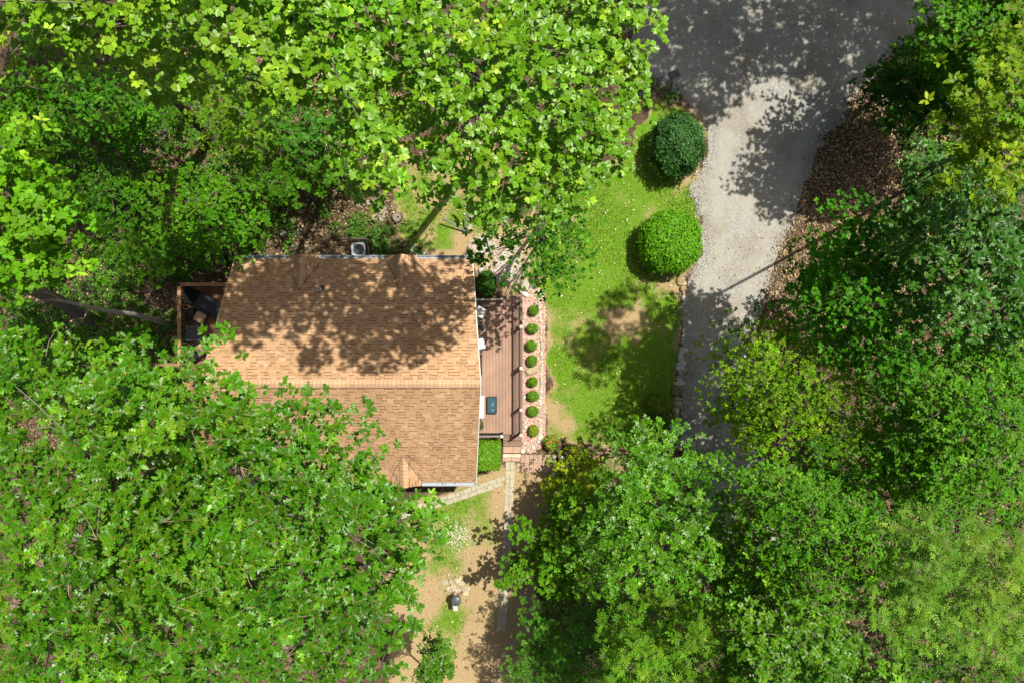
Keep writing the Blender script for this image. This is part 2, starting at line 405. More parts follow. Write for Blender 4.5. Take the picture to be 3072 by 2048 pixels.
def lay_slope(O, ex, ey, en, wfun, Lr, first_row_parts, parent, cover=None, seed=0):
    """courses of tabs on a slope: O eave corner, ex along the eave, ey up the slope"""
    rr = random.Random(seed); bv = []; placed = []
    nrow = int(Lr / EXPO)
    for i in range(nrow):
        s = i * EXPO; x0, x1 = wfun(s + EXPO * .5); x = x0 + rr.uniform(-.1, 0)
        run = 'raised'
        while x < x1 - .02:
            wi = rr.choice((0, 1, 1, 2, 2, 3, 3, 4)); wd = WID[wi]
            run = 'cut' if run == 'raised' and rr.random() < .72 else 'raised'
            sh = rr.choices(range(6), (30, 24, 8, 24, 7, 9))[0]
            xx = max(x, x0); ww = min(x + wd, x1) - xx
            if ww > .02 and (cover is None or cover(O + ex * (xx + ww / 2) + ey * (s + EXPO / 2))):
                placed.append((i, xx, s, ww, wd, wi, run, sh))
            x += wd
    order = sorted(placed, key=lambda p: -p[0])
    for k, (i, xx, s, ww, wd, wi, run, sh) in enumerate(order):
        B = Matrix((ex, ey, en)).transposed(); o_ = O + ex * xx + ey * s
        q, me_ = tab(wi, run, sh)
        if k < first_row_parts and abs(ww - wd) < .01:
            ob = bpy.data.objects.new('shingle', me_); COL.objects.link(ob); ob.parent = parent
            M4 = B.to_4x4(); M4.translation = o_ - Vector(HO); ob.matrix_local = M4
        else:
            bv.append((q, o_, B, ww / wd))
    return bv
def fuse(bv, name, parent):
    Vs, Ls, Ss, Cs = [], [], [], []; k = 0
    for q, o_, B, sc in bv:
        v = np.array(q.v); v[:, 0] *= sc; v = v @ np.array(B).T + np.array(o_ - Vector(HO))
        Vs.append(v); Ls.append(np.array([i for f in q.f for i in f]) + k); Ss += [len(f) for f in q.f]; Cs.append(np.array(q.c)); k += len(v)
    me_ = np_mesh(name, np.concatenate(Vs), np.concatenate(Ls), Ss, np.concatenate(Cs))
    return tag(link(name, me_, M_SHINGLE, parent), kind='stuff')
ex = Vector((1, 0, 0))
dormers = [(-8.36, YN, ZN, 3.22, .63, 1), (-4.42, YN, ZN, 3.20, .58, 1), (-4.22, YS, ZS, 3.60, .62, -1), (-8.36, YS, ZS, 3.60, .62, -1)]
def under_dormer(p):
    for (cx, y0, z0, zr, hw, sg) in dormers:
        d = (y0 - p.y) * sg; rise = zr - z0; dep = rise / ((ZR - z0) / abs(YR - y0))
        if 0 <= d < dep and abs(p.x - cx) < hw * (1 - d / dep) - .05: return False
    return True
fused = []
eyn = Vector((0, YR - YN, ZR - ZN)); LN = eyn.length; eyn.normalize()
fused += lay_slope(Vector((XW, YN, ZN)), ex, eyn, (-1 * ex.cross(eyn)) if ex.cross(eyn).z < 0 else ex.cross(eyn), lambda s: (0, xe(YN + (YR - YN) * s / LN) - XW), LN, 160, roof, under_dormer, 1)
eys = Vector((0, YR - YS, ZR - ZS)); LS = eys.length; eys.normalize()
fused += lay_slope(Vector((XW, YS, ZS)), ex, eys, ex.cross(eys), lambda s: (0, xe(YS + (YR - YS) * s / LS) - XW), LS, 140, roof, under_dormer, 2)
fuse(fused, 'shingles', roof)
# ridge caps
k = 0; x = xe(YR) - .01
while x > XW:
    q = MB(); c = vary((.55, .36, .225), .06); a, hgt = .15, .045
    sl = [(-a * 1.05, -.052), (-a * .55, -.005), (0, .030), (a * .55, -.005), (a * 1.05, -.052)]
    l0 = .20; vs = []
    for xx, up in ((0, .022), (-l0, .002)):
        vs += [(x + xx, YR + y, ZR + z + up + .028) for y, z in sl]
    vs += [(x, YR + y, ZR + z + .005) for y, z in sl]
    fs = [(i, i + 1, 6 + i, 5 + i) for i in range(4)] + [(i + 1, i, 10 + i, 11 + i) for i in range(4)]
    fs = [f[::-1] for f in fs]
    q.add(vs, fs, c)
    # dark exposed butt line of the cap
    q.add([(x + .001, YR + y, ZR + z + .049) for y, z in sl] + [(x - .016, YR + y, ZR + z + .0505) for y, z in sl], [(i, 5 + i, 6 + i, i + 1) for i in range(4)], (.30, .135, .075))
    hsub(q, 'ridge_cap', M_SHINGLE, roof); x -= .150; k += 1
# dormers: low caps whose ridge falls from the main slope to the eave
for di, (cx, y0, z0, zr, hw, sg) in enumerate(dormers):
    rise = zr - z0; dep = rise / ((ZR - z0) / abs(YR - y0)); yb = y0 - sg * dep; yf = y0 + sg * .14; zf = z0 + .40
    Bp = Vector((cx, yf, zf)); Cp = Vector((cx, yb, zr)); Lr = (Cp - Bp).length; al = (Cp - Bp).normalized()
    q = MB(); dn = Vector((0, 0, -.025))
    q.add([Vector((cx - hw, yf, z0)) + dn, Vector((cx + hw, yf, z0)) + dn, Bp + dn, Vector((cx - hw, y0 - sg * .02, z0)) + dn, Vector((cx + hw, y0 - sg * .02, z0)) + dn, Cp + dn], [(0, 1, 2), (0, 2, 5, 3), (1, 4, 5, 2)], (.33, .22, .15))
    d_ = hpart(q, 'dormer', M_SHINGLE); fz = []
    for sx in (-1, 1):
        A = Vector((cx + sx * hw, yf, z0)); up = (Bp - A) - al * (Bp - A).dot(al); Ld = up.length; up.normalize(); n_ = al.cross(up); n_ = n_ if n_.z > 0 else -n_
        aB = (Bp - A).dot(al)
        fz += lay_slope(A, al, up, n_, (lambda s_, aB=aB, Lr=Lr, Ld=Ld: (aB * min(1, s_ / Ld), .16 + (Lr + aB - .16) * min(1, s_ / Ld + .08))), Ld, 0, d_, None, 20 + di * 3 + sx)
    fuse(fz, 'shingles', d_)
    tcap = -.02; sw = .15
    while tcap < Lr - .06:
        q = MB(); c = vary((.52, .33, .195), .07); drop = sw * (zf - z0) / hw
        p0 = Bp + al * tcap; p1 = Bp + al * min(tcap + .2, Lr)
        f_ = lambda p, lift: [p + Vector((-sw, 0, lift - drop)), p + Vector((0, 0, lift + .014)), p + Vector((sw, 0, lift - drop))]
        vs = f_(p0, .046) + f_(p1, .028) + f_(p0, .02); fs = [(0, 1, 4, 3), (1, 2, 5, 4), (0, 6, 7, 1), (1, 7, 8, 2)]
        q.add(vs, fs if sg < 0 else [f[::-1] for f in fs], c)
        q.add(f_(p0, .0475) + f_(Bp + al * (tcap + .014), .0465), [(0, 3, 4, 1), (1, 4, 5, 2)], (.28, .14, .08))
        hsub(q, 'ridge_cap', M_SHINGLE, d_); tcap += .145
    q = MB()
    for sx in (-1, 1):
        a_ = Vector((cx + sx * (hw + .01), y0 - sg * .05, z0 + .06)); b_ = Vector((cx, yb - sg * .03, zr + .045)); off = Vector((sx * .03, 0, .004)); q.quad([a_, a_ + off, b_ + off, b_], (.20, .125, .08))
    hsub(q, 'valley', M_SHINGLE, d_)
# walls, gable ends, fascia, gutters
mb = MB(); xa, xb = XW + .35, -2.05
pent = [(2.85, -1.2), (2.85, 2.55), (YR, ZR - .22), (-5.1, 3.0), (-5.1, -1.2)]
n = 5; vs = [(xa, y, z) for y, z in pent] + [(xb, y, z) for y, z in pent]
mb.add(vs, [(0, 1, 2, 3, 4), (9, 8, 7, 6, 5)] + [(i, 5 + i, 5 + (i + 1) % 5, (i + 1) % 5) for i in range(5)], (.42, .30, .19))
wall = hpart(mb, 'wall', M_WOOD)
mb = MB(); mb.box((xb + .05, -1.35, 1.56), (.06, 1.0, 2.1), (.75, .74, .71)); dr = hpart(mb, 'door', M_METAL)
mb = MB(); mb.box((xb + .09, -1.72, 1.5), (.05, .05, .14), (.1, .09, .08)); hsub(mb, 'handle', M_METAL, dr)
for yy in (1.25, -3.35):
    mb = MB(); mb.box((xb + .04, yy, 1.75), (.05, 1.5, 1.1), (.78, .77, .74)); wd_ = hpart(mb, 'window', M_METAL)
    mb = MB(); mb.box((xb + .07, yy, 1.75), (.02, 1.3, .92), (.02, .03, .04)); hsub(mb, 'pane', M_PLASTIC, wd_)
for y0, z0 in ((YN, ZN), (YS, ZS)):
    mb = MB(); mb.bar((xe(y0) + .012, y0, z0 - .07), (xe(YR) + .012, YR, ZR - .07), .03, .17, (.74, .72, .68)); hpart(mb, 'rake_board', M_WOOD)
    mb = MB(); mb.bar((XW - .012, y0, z0 - .07), (XW - .012, YR, ZR - .07), .03, .17, (.55, .38, .25)); hpart(mb, 'rake_board', M_WOOD)
def gutter(x0, x1, y, z, sg):
    mb = MB(); g = (.34, .37, .42)
    mb.box(((x0 + x1) / 2, y + sg * .055, z - .07), (x1 - x0, .11, .012), g)
    mb.box(((x0 + x1) / 2, y + sg * .112, z - .015), (x1 - x0, .016, .12), (.50, .53, .58))
    mb.box(((x0 + x1) / 2, y - sg * .002, z - .05), (x1 - x0, .010, .06), g)
    for x_ in (x0, x1): mb.box((x_, y + sg * .055, z - .015), (.012, .12, .12), (.55, .58, .63))
    o = hpart(mb, 'gutter', M_METAL)
    d = MB()
    for i in range(int((x1 - x0) * 22)):
        if vnoise(x0 + i * .05, 3) < .42: continue
        xx = rnd.uniform(x0 + .03, x1 - .03); yy = y + sg * rnd.uniform(.012, .06); a = rnd.uniform(0, 3); r = rnd.uniform(.015, .04)
        d.quad([(xx + r * math.cos(a + t) , yy + .5 * r * math.sin(a + t), z - .045 + rnd.uniform(0, .03)) for t in (0, 1.57, 3.14, 4.71)], vary((.10, .06, .035), .4))
    if d.v: tag(hsub(d, 'leaf_litter', M_LITTER, o), kind='stuff')
ng = [(XW, -9.02), (-7.86, -4.86), (-3.92, xe(YN))]
for x0, x1 in ng: gutter(x0 + .02, x1 - .02, YN + .03, ZN - .02, 1)
for x0, x1 in ((XW, -9.0), (-7.72, -4.86), (-3.58, xe(YS))): gutter(x0 + .02, x1 - .02, YS - .03, ZS - .02, -1)
# vent pipe
vx, vy, vz = P(962, 868, 3.3)
mb = MB(); mb.lathe((vx, vy, 3.12), [(.06, 0), (.06, .38), (.036, .38), (.036, .34)], (.75, .75, .73), 12, False); vp = hpart(mb, 'vent_pipe', M_PLASTIC)
mb = MB(); mb.lathe((vx + .02, vy, 3.1), [(.17, .02), (.15, .10), (.06, .2)], (.012, .013, .016), 12); hsub(mb, 'boot', M_PLASTIC, vp)
mb = MB(); mb.lathe((vx, vy, 3.47), [(.035, 0), (.033, .005)], (.01, .01, .01), 12); hsub(mb, 'opening', M_PLASTIC, vp)
# debris lying on the roof
def on_s(u, v):
    z = 4.0
    for _ in range(12):
        x_, y_, _z = P(u, v, z); z = ZS + (ZR - ZS) * (y_ - YS) / (YR - YS)
    return Vector((x_, y_, z + .035))
for pts, r in (([(1288, 1326), (1300, 1328), (1307, 1324), (1315, 1326)], .016), ([(1348, 1337), (1349, 1345)], .013), ([(1335, 1368), (1326, 1376), (1323, 1390)], .008), ([(1122, 1305), (1133, 1297), (1145, 1288)], .008), ([(1180, 1343), (1192, 1340), (1210, 1342), (1227, 1337)], .009), ([(1222, 1362), (1232, 1374), (1245, 1376)], .009)):
    mb = MB(); mb.tube([on_s(*p) for p in pts], r, (.15, .10, .07), 5); b0 = Vector(mb.v[0]); o = mb.build('fallen_twig', M_BARK, None, loc=b0, off=b0)
    k = len([1 for q in COL.objects if q.name.startswith('fallen_twig')])
    tag(o, ['thick short dead twig lying low on the sunlit roof slope', 'tiny straight twig lying upright on the sunlit roof slope', 'thin curved twig beside the lower dormer on the sunlit roof', 'thin pale twig near the oak edge on the sunlit roof', 'long forked twig just above the lower dormer', 'bent twig caught in the valley of the lower dormer'][k - 1], 'twig', 'twigs on the roof')
mb = MB()
for p in ((1262, 1336), (1296, 1296), (1281, 1285), (1205, 1298), (1233, 1350), (1300, 1415), (1150, 1300), (1245, 1372), (1222, 1370), (1228, 1368)):
    c = on_s(*p); a = rnd.uniform(0, 3); r = rnd.uniform(.03, .06)
    mb.quad([(c.x + r * math.cos(a + t), c.y + .55 * r * math.sin(a + t), c.z + rnd.uniform(0, .015)) for t in (0, 1.57, 3.14, 4.71)], vary((.22, .14, .09), .4))
tag(mb.build('roof_litter', M_LITTER), 'few dead leaves scattered over the sunlit roof slope', 'dead leaves', kind='stuff')

# ------------------------------------------------------------------ decks
def railing(name, a, b, z0, col, balcol, rail_h=.95, post_every=None, parent=None, off=(0, 0, 0), topw=.09, light=None, sp=.12, bal_r=.016, posts=True):
    """top rail, bottom rail, posts with caps, balusters: each its own part of the deck"""
    a = Vector((*a, z0)); b = Vector((*b, z0)); d = b - a; n_ = max(1, round(d.length / sp)); Z = Vector((0, 0, 1)); O = Vector(off)
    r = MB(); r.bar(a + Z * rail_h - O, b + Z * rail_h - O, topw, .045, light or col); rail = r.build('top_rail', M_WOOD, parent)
    r = MB(); r.bar(a + Z * .09 - O, b + Z * .09 - O, .045, .05, col); r.build('bottom_rail', M_WOOD, parent)
    me_ = None
    for i in range(1, n_):
        p = a + d * (i / n_)
        if me_ is None:
            q = MB(); q.box((0, 0, .51), (bal_r * 2, bal_r * 2, .84), balcol); me_ = q.mesh('baluster'); me_.materials.append(M_WOOD)
        o = bpy.data.objects.new('baluster', me_); COL.objects.link(o); o.parent = parent; o.location = p - O
    return rail
def post(p, z0, h, col, parent, off, s=.1, cap=(.5, .47, .44)):
    O = Vector(off); q = MB(); q.box(Vector((p[0], p[1], z0 + h / 2)) - O, (s, s, h), col); po = q.build('post', M_WOOD, parent)
    q = MB(); c = Vector((p[0], p[1], z0 + h)) - O
    q.box(c + Vector((0, 0, .012)), (s + .03, s + .03, .024), cap, ch=.008); q.add([c + Vector(v) for v in ((-s / 2, -s / 2, .025), (s / 2, -s / 2, .025), (s / 2, s / 2, .025), (-s / 2, s / 2, .025), (0, 0, .06))], [(0, 1, 4), (1, 2, 4), (2, 3, 4), (3, 0, 4)], (.6, .58, .55))
    q.build('post_cap', M_METAL, po)

DZ = .5
BR = (.37, .225, .165)
fd = empty('front_deck', (-.6, -.9, 0), 'reddish brown composite deck with black railing along the right end of the house', 'deck'); FO = (-.6, -.9, 0)
x0, x1 = -2.05, P(1566, 0, DZ)[0]; yn, ysd = P(0, 899, DZ)[1], P(0, 1302, DZ)[1]
bw = .141; nb = int((x1 - x0) / bw)
me_b = None
for i in range(nb + 1):
    q = MB(); xx = x1 - (i + .5) * bw; yb0 = yn if xx > P(1505, 0, DZ)[0] else yn - .03
    q.box((xx - FO[0], (yb0 + ysd) / 2 - FO[1], DZ - .016), (bw - .009, yb0 - ysd, .03), vary(BR, .11)); q.build('deck_board', M_DECK, fd)
mb = MB(); mb.box(((x0 + x1) / 2 - FO[0], (yn + ysd) / 2 - FO[1], DZ - .16), (x1 - x0 - .04, yn - ysd - .06, .22), (.10, .06, .045)); mb.build('joist_frame', M_WOOD, fd)
mb = MB(); mb.box((x1 + .012 - FO[0], (yn + ysd) / 2 - FO[1], DZ - .12), (.025, yn - ysd, .26), (.22, .13, .1)); mb.build('fascia_board', M_DECK, fd)
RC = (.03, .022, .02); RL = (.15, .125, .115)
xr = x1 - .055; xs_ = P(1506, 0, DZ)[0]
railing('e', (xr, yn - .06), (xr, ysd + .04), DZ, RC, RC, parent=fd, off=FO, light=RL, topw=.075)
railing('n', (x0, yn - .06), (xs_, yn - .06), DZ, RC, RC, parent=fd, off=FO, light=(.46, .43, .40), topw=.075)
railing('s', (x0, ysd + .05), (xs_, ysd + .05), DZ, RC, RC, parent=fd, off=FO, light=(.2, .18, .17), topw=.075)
for v in (902, 980, 1104, 1229, 1304): post((xr, P(0, v, DZ + .9)[1]), DZ, .99, RC, fd, FO)
post((xs_, yn - .06), DZ, .99, RC, fd, FO); post((xs_, ysd + .05), DZ, 1.0, RC, fd, FO)
# steps at both ends
def steps(xa, xb, ys_, sg, n, parent, off, depth=.28, rise=.165, col=(.24, .145, .11)):
    for i in range(n):
        z = DZ - rise * (i + 1); ya = ys_ + sg * depth * i
        for j in range(2):
            q = MB(); q.box(((xa + xb) / 2 - off[0], ya + sg * depth * (j + .5) / 2 - off[1], z - .016), (xb - xa, depth / 2 - .008, .032), vary(col, .06)); q.build('tread', M_DECK, parent)
        q = MB(); q.box(((xa + xb) / 2 - off[0], ya + sg * (depth - .03) - off[1], (z - .034) / 2 - .02), (xb - xa - .02, .02, max(.03, z - .04 + .04)), (.15, .09, .07)); q.build('riser', M_DECK, parent)
steps(xs_ + .04, x1 - .02, yn + .004, 1, 1, fd, FO, .22)
steps(xs_ + .05, x1 + .02, ysd - .004, -1, 2, fd, FO)

BZ = .5
bd = empty('rear_deck', (-12.5, -.5, 0), 'red brown wooden deck with baluster railing along the left end of the house', 'deck'); BO = (-12.5, -.5, 0)
bx0, bx1 = -13.95, XW + .35; by0, by1 = -4.6, 2.40
RW = (.285, .15, .085)
n_ = int((bx1 - bx0) / .141)
for i in range(n_ + 1):
    xx = bx0 + (i + .5) * .141
    q = MB(); q.box((xx - BO[0], (by0 + by1) / 2 - BO[1], BZ - .016), (.133, by1 - by0, .03), vary((.25, .125, .075), .16)); q.build('deck_board', M_DECK, bd)
mb = MB(); mb.box(((bx0 + bx1) / 2 - BO[0], (by0 + by1) / 2 - BO[1], BZ - .17), (bx1 - bx0 - .04, by1 - by0 - .05, .24), (.12, .065, .04)); mb.build('joist_frame', M_WOOD, bd)
for p in ((bx0 + .1, by1 - .1), (bx0 + .1, -1.2), (bx0 + .1, by0 + .1)):
    mb = MB(); mb.box((p[0] - BO[0], p[1] - BO[1], -.9), (.14, .14, 2.3), (.17, .10, .06)); mb.build('support_post', M_WOOD, bd)
rd = (.40, .225, .125)
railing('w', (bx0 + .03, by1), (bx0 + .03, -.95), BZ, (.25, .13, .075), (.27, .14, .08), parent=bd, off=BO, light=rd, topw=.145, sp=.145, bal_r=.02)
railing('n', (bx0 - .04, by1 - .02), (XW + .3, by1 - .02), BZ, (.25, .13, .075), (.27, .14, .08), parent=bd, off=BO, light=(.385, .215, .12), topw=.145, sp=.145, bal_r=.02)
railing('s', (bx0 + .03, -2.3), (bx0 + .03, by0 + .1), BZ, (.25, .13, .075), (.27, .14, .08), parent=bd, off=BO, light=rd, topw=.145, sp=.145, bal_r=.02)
for p in ((bx0 + .03, by1 - .03), (bx0 + .03, .75), (bx0 + .03, -.95), (bx0 + .03, -2.3), (bx0 + .03, by0 + .1)): 
    q = MB(); q.box((p[0] - BO[0], p[1] - BO[1], BZ + .46), (.1, .1, .92), RW); q.build('post', M_WOOD, bd)
# stair going down to the left
for i in range(6):
    q = MB(); q.box((bx0 - .17 - .28 * i - BO[0], -1.62 - BO[1], BZ - .17 * (i + 1)), (.27, 1.2, .035), vary((.36, .20, .11), .08)); q.build('tread', M_DECK, bd)
for yy in (-.98, -2.27):
    q = MB(); q.bar((bx0 - BO[0], yy - BO[1], BZ + .93), (bx0 - 1.75 - BO[0], yy - BO[1], BZ + .05), .12, .045, rd); q.build('handrail', M_WOOD, bd)
    q = MB(); q.bar((bx0 - BO[0], yy - BO[1], BZ - .12), (bx0 - 1.75 - BO[0], yy - BO[1], BZ - 1.12), .05, .24, (.25, .14, .08)); q.build('stringer', M_WOOD, bd)
    q = MB(); q.box((bx0 - 1.7 - BO[0], yy - BO[1], -.25), (.1, .1, 1.5), RW); q.build('post', M_WOOD, bd)

# ------------------------------------------------------------------ furniture and garden fittings
BLK = (.012, .013, .016); BLK2 = (.03, .033, .04)
def arm_chair(name, label, loc, rz, cushion, frame, woven, group):
    t = empty(name, loc, label, 'chair', group, rz)
    for sx, sy in ((-1, -1), (1, -1), (1, 1), (-1, 1)):
        q = MB(); q.tube([(sx * .21, sy * .23, .40), (sx * .24, sy * .25, 0)], [.018, .013], frame, 6); q.build('leg', M_METAL, t)
    q = MB(); q.box((0, 0, .38), (.52, .52, .05), woven, ch=.012); q.build('seat', M_PLASTIC, t)
    q = MB(); q.box((.045, 0, .445), (.46, .44, .085), cushion, ch=.03); q.build('cushion', M_FABRIC, t)
    # curved, reclined back built as a bent sheet with thickness
    q = MB(); n = 9; vs = []
    for k, (rr, z, dx) in enumerate(((.27, .36, 0), (.30, .62, -.06), (.33, .86, -.14), (.30, .86, -.125), (.27, .62, -.045), (.245, .36, .01))):
        for i in range(n):
            a = math.pi * (.5 + (i + .3) / (n - .4)) ; vs.append((rr * math.cos(a) * .75 - .08 + dx, rr * math.sin(a) * .98, z - .05 * abs(i - 4) / 4 * (z > .8)))
    fs = []
    for k in range(5): fs += [(k * n + i, k * n + i + 1, (k + 1) * n + i + 1, (k + 1) * n + i) for i in range(n - 1)]
    fs += [(5 * n + i, 5 * n + i + 1, i + 1, i) for i in range(n - 1)]
    fs += [tuple(k * n for k in range(6)), tuple(k * n + n - 1 for k in range(5, -1, -1))]
    q.add(vs, fs, woven); q.build('backrest', M_PLASTIC, t)
    for sy in (-1, 1):
        q = MB(); q.tube([(-.18, sy * .29, .60), (.0, sy * .295, .62), (.20, sy * .28, .60), (.25, sy * .265, .55), (.24, sy * .25, .30)], [.024, .024, .024, .02, .015], frame, 6); q.build('armrest', M_METAL, t)
    return t
def on(u, v, z): return P(u, v, z)[:2]
cx, cy = on(596, 951, .97); arm_chair('wicker_armchair', 'black wicker armchair with tan cushion between the lounger and the square table', (cx, cy, .5), math.radians(-27), (.46, .32, .19), (.05, .055, .065), (.022, .024, .028), 'wicker armchairs on the rear deck')
cx, cy = on(601, 1047, .97); arm_chair('wicker_armchair', 'black wicker armchair with tan cushion just below the square table', (cx, cy, .5), math.radians(27), (.48, .34, .20), (.05, .055, .065), (.022, .024, .028), 'wicker armchairs on the rear deck')
cx, cy = on(1437, 934, .97); arm_chair('patio_chair', 'white cushioned patio chair tucked into the front deck\'s upper corner', (cx, cy, .5), math.radians(-28), (.72, .73, .74), BLK, (.05, .05, .055), 'white cushioned chairs on the front deck')
cx, cy = on(1435, 1033, .97); arm_chair('patio_chair', 'white cushioned patio chair below the round black table on the front deck', (cx, cy, .5), math.radians(13), (.70, .71, .73), BLK, (.05, .05, .055), 'white cushioned chairs on the front deck')
# chaise lounge
cx, cy = on(614, 908, .85); t = empty('chaise_lounge', (cx, cy, .5), 'black sling chaise lounge lying askew in the rear deck corner', 'lounger', rz=math.radians(-31.5))
q = MB(); q.box((.25, 0, .33), (1.25, .58, .035), (.045, .052, .068), ch=.01); q.build('seat_sling', M_FABRIC, t)
q = MB(); q.add([(-.36, -.29, .33), (-.36, .29, .33), (-.86, .29, .66), (-.86, -.29, .66), (-.36, -.29, .36), (-.36, .29, .36), (-.86, .29, .69), (-.86, -.29, .69)], [(0, 1, 2, 3), (7, 6, 5, 4), (0, 4, 5, 1), (1, 5, 6, 2), (2, 6, 7, 3), (3, 7, 4, 0)], (.008, .009, .011)); q.build('back_sling', M_FABRIC, t)
for sy in (-1, 1):
    q = MB(); q.tube([(-.88, sy * .31, .70), (-.36, sy * .31, .36), (.9, sy * .31, .35)], .02, BLK2, 6); q.build('side_rail', M_METAL, t)
    for x_ in (-.42, .75): q = MB(); q.tube([(x_, sy * .31, .34), (x_ + .05, sy * .32, 0)], .018, BLK2, 6); q.build('leg', M_METAL, t)
q = MB(); q.tube([(-.9, -.31, .69), (-.93, -.22, .72), (-.93, .22, .72), (-.9, .31, .69)], .022, BLK2, 6); q.build('head_bar', M_METAL, t)
# square cast table with lattice top
cx, cy = on(582, 1000, 1.0); t = empty('side_table', (cx, cy, .5), 'square black cast metal table with pierced lattice top on the rear deck', 'table')
g = (.10, .14, .16)
q = MB()
for s in (-1, 1): q.box((s * .29, 0, .52), (.07, .65, .03), g, ch=.008); q.box((0, s * .29, .521), (.52, .07, .03), g, ch=.008)
q.build('rim', M_METAL, t)
q = MB()
for i in range(9):
    p = -.22 + i * .055; q.box((p, 0, .52), (.014, .52, .014), g); q.box((0, p, .5235), (.52, .014, .014), g)
q.build('lattice', M_METAL, t)
q = MB()
for s in (-1, 1):
    for k in range(8):
        p = -.24 + k * .068; q.lathe((s * .285, p, .534), [(.022, 0), (.022, .006), (.01, .01)], (.11, .15, .17), 8); q.lathe((p, s * .285, .534), [(.022, 0), (.022, .006), (.01, .01)], (.11, .15, .17), 8)
q.build('scrollwork', M_METAL, t)
for sx in (-1, 1):
    for sy in (-1, 1): q = MB(); q.tube([(sx * .24, sy * .24, .5), (sx * .20, sy * .20, .25), (sx * .30, sy * .30, 0)], [.02, .016, .016], BLK, 6); q.build('leg', M_METAL, t)
# round table
cx, cy = on(1438, 981, 1.0); t = empty('round_table', (cx, cy, .5), 'small round black glass table between the white patio chairs', 'table')
q = MB(); q.lathe((0, 0, .50), [(.235, 0), (.25, .01), (.25, .025), (.235, .032), (.225, .026)], (.12, .13, .15), 28, False); q.build('rim', M_METAL, t)
q = MB(); q.lathe((0, 0, .505), [(.226, 0), (.226, .015)], (.006, .007, .009), 28); q.build('glass_top', M_PLASTIC, t)
for k in range(4): a = .78 + 1.5708 * k; q = MB(); q.tube([(.17 * math.cos(a), .17 * math.sin(a), .5), (.22 * math.cos(a), .22 * math.sin(a), 0)], .014, BLK, 6); q.build('leg', M_METAL, t)
# white bench box
cx, cy = on(1435, 1220, .98); t = empty('storage_bench', (cx, cy, .5), 'white lidded storage bench half hidden under the roof edge', 'bench')
q = MB(); q.box((0, 0, .21), (.44, .90, .42), (.62, .62, .61), ch=.01); q.build('box', M_PLASTIC, t)
q = MB(); q.box((0, 0, .445), (.48, .95, .05), (.82, .82, .81), ch=.012); q.build('lid', M_PLASTIC, t)
for s in (-1, 1): q = MB(); q.box((.08, s * .49, .40), (.12, .04, .05), BLK2, ch=.008); q.build('handle', M_PLASTIC, t)
# narrow black bench
cx, cy = on(1437, 1093, .95); t = empty('slat_bench', (cx, cy, .5), 'narrow black slatted bench along the house wall on the front deck', 'bench')
for i in range(3): q = MB(); q.box((.09 - .085 * i, 0, .44), (.07, .88, .03), BLK); q.build('slat', M_WOOD, t)
for s in (-1, 1): q = MB(); q.box((0, s * .38, .21), (.26, .04, .42), BLK); q.build('leg', M_METAL, t)
# blue tub
cx, cy = on(1476, 1214, .66); t = empty('plastic_tub', (cx, cy, .5), 'dark blue rectangular plastic tub standing alone on the front deck', 'tub')
bl = (.010, .035, .06)
q = MB(); q.box((0, 0, .07), (.39, .70, .14), bl, ch=.012); q.build('body', M_PLASTIC, t)
q = MB()
for s in (-1, 1): q.box((s * .195, 0, .165), (.03, .74, .05), (.012, .03, .05), ch=.006); q.box((0, s * .355, .1655), (.36, .03, .05), (.012, .03, .05), ch=.006)
q.build('rim', M_PLASTIC, t)
q = MB(); q.box((0, 0, .143), (.345, .665, .006), (.012, .06, .09)); q.build('water', M_METAL, t)
q = MB(); q.box((.03, .02, .150), (.12, .16, .006), (.05, .13, .17)); q.build('reflection_patch', M_PLASTIC, t)  # painted reflection: a paler square laid over the dark water
q = MB(); q.quad([(.0, -.22, .153), (.04, -.25, .155), (.06, -.22, .158), (.03, -.19, .154)], (.55, .42, .28)); o = q.build('fallen_leaf', M_LITTER, None, loc=(cx, cy, .5)); tag(o, 'single pale dead leaf lying in the dark blue tub', 'leaf')

# air conditioner
cx, cy = on(1075, 749, .75); t = empty('air_conditioner', (cx, cy, 0), 'grey square air conditioner with round fan grille beside the roof gutter', 'air conditioner', rz=math.radians(2))
q = MB(); q.box((0, 0, .37), (.56, .56, .66), (.05, .055, .06), ch=.04); q.build('body', M_METAL, t)
q = MB()
n = 24; sq = []
for i in range(n):
    a = 6.2832 * i / n; c, s = math.cos(a), math.sin(a); k = 1 / max(abs(c), abs(s)); k = min(k, 1.22); sq.append((.30 * k * c, .30 * k * s))
ri = [(.235 * math.cos(6.2832 * i / n), .235 * math.sin(6.2832 * i / n)) for i in range(n)]
vs = [(x, y, .70) for x, y in sq] + [(x, y, .755) for x, y in sq] + [(x, y, .745) for x, y in ri] + [(x, y, .62) for x, y in ri]
fs = []
for r_ in range(3): fs += [(r_ * n + i, r_ * n + (i + 1) % n, r_ * n + n + (i + 1) % n, r_ * n + n + i) for i in range(n)]
q.add(vs, fs, (.40, .45, .50)); q.build('top_panel', M_METAL, t)
fan = MB(); fan.lathe((0, 0, .64), [(.07, 0), (.07, .04), (.05, .055)], (.20, .24, .28), 14); fo = fan.build('fan', M_METAL, t)
for k in range(3):
    a = 1.57 + 2.094 * k - .3; q = MB()
    pts = [(.06, -.055), (.20, -.085), (.215, .06), (.06, .05)]
    q.quad([(x * math.cos(a) - y * math.sin(a), x * math.sin(a) + y * math.cos(a), .66 + y * .25) for x, y in pts], (.30, .34, .38)); q.build('blade', M_METAL, fo)
q = MB()
for k in range(4): a = .78 + 1.571 * k; q.tube([(.05 * math.cos(a), .05 * math.sin(a), .75), (.27 * math.cos(a), .27 * math.sin(a), .752)], .007, (.10, .12, .14), 4)
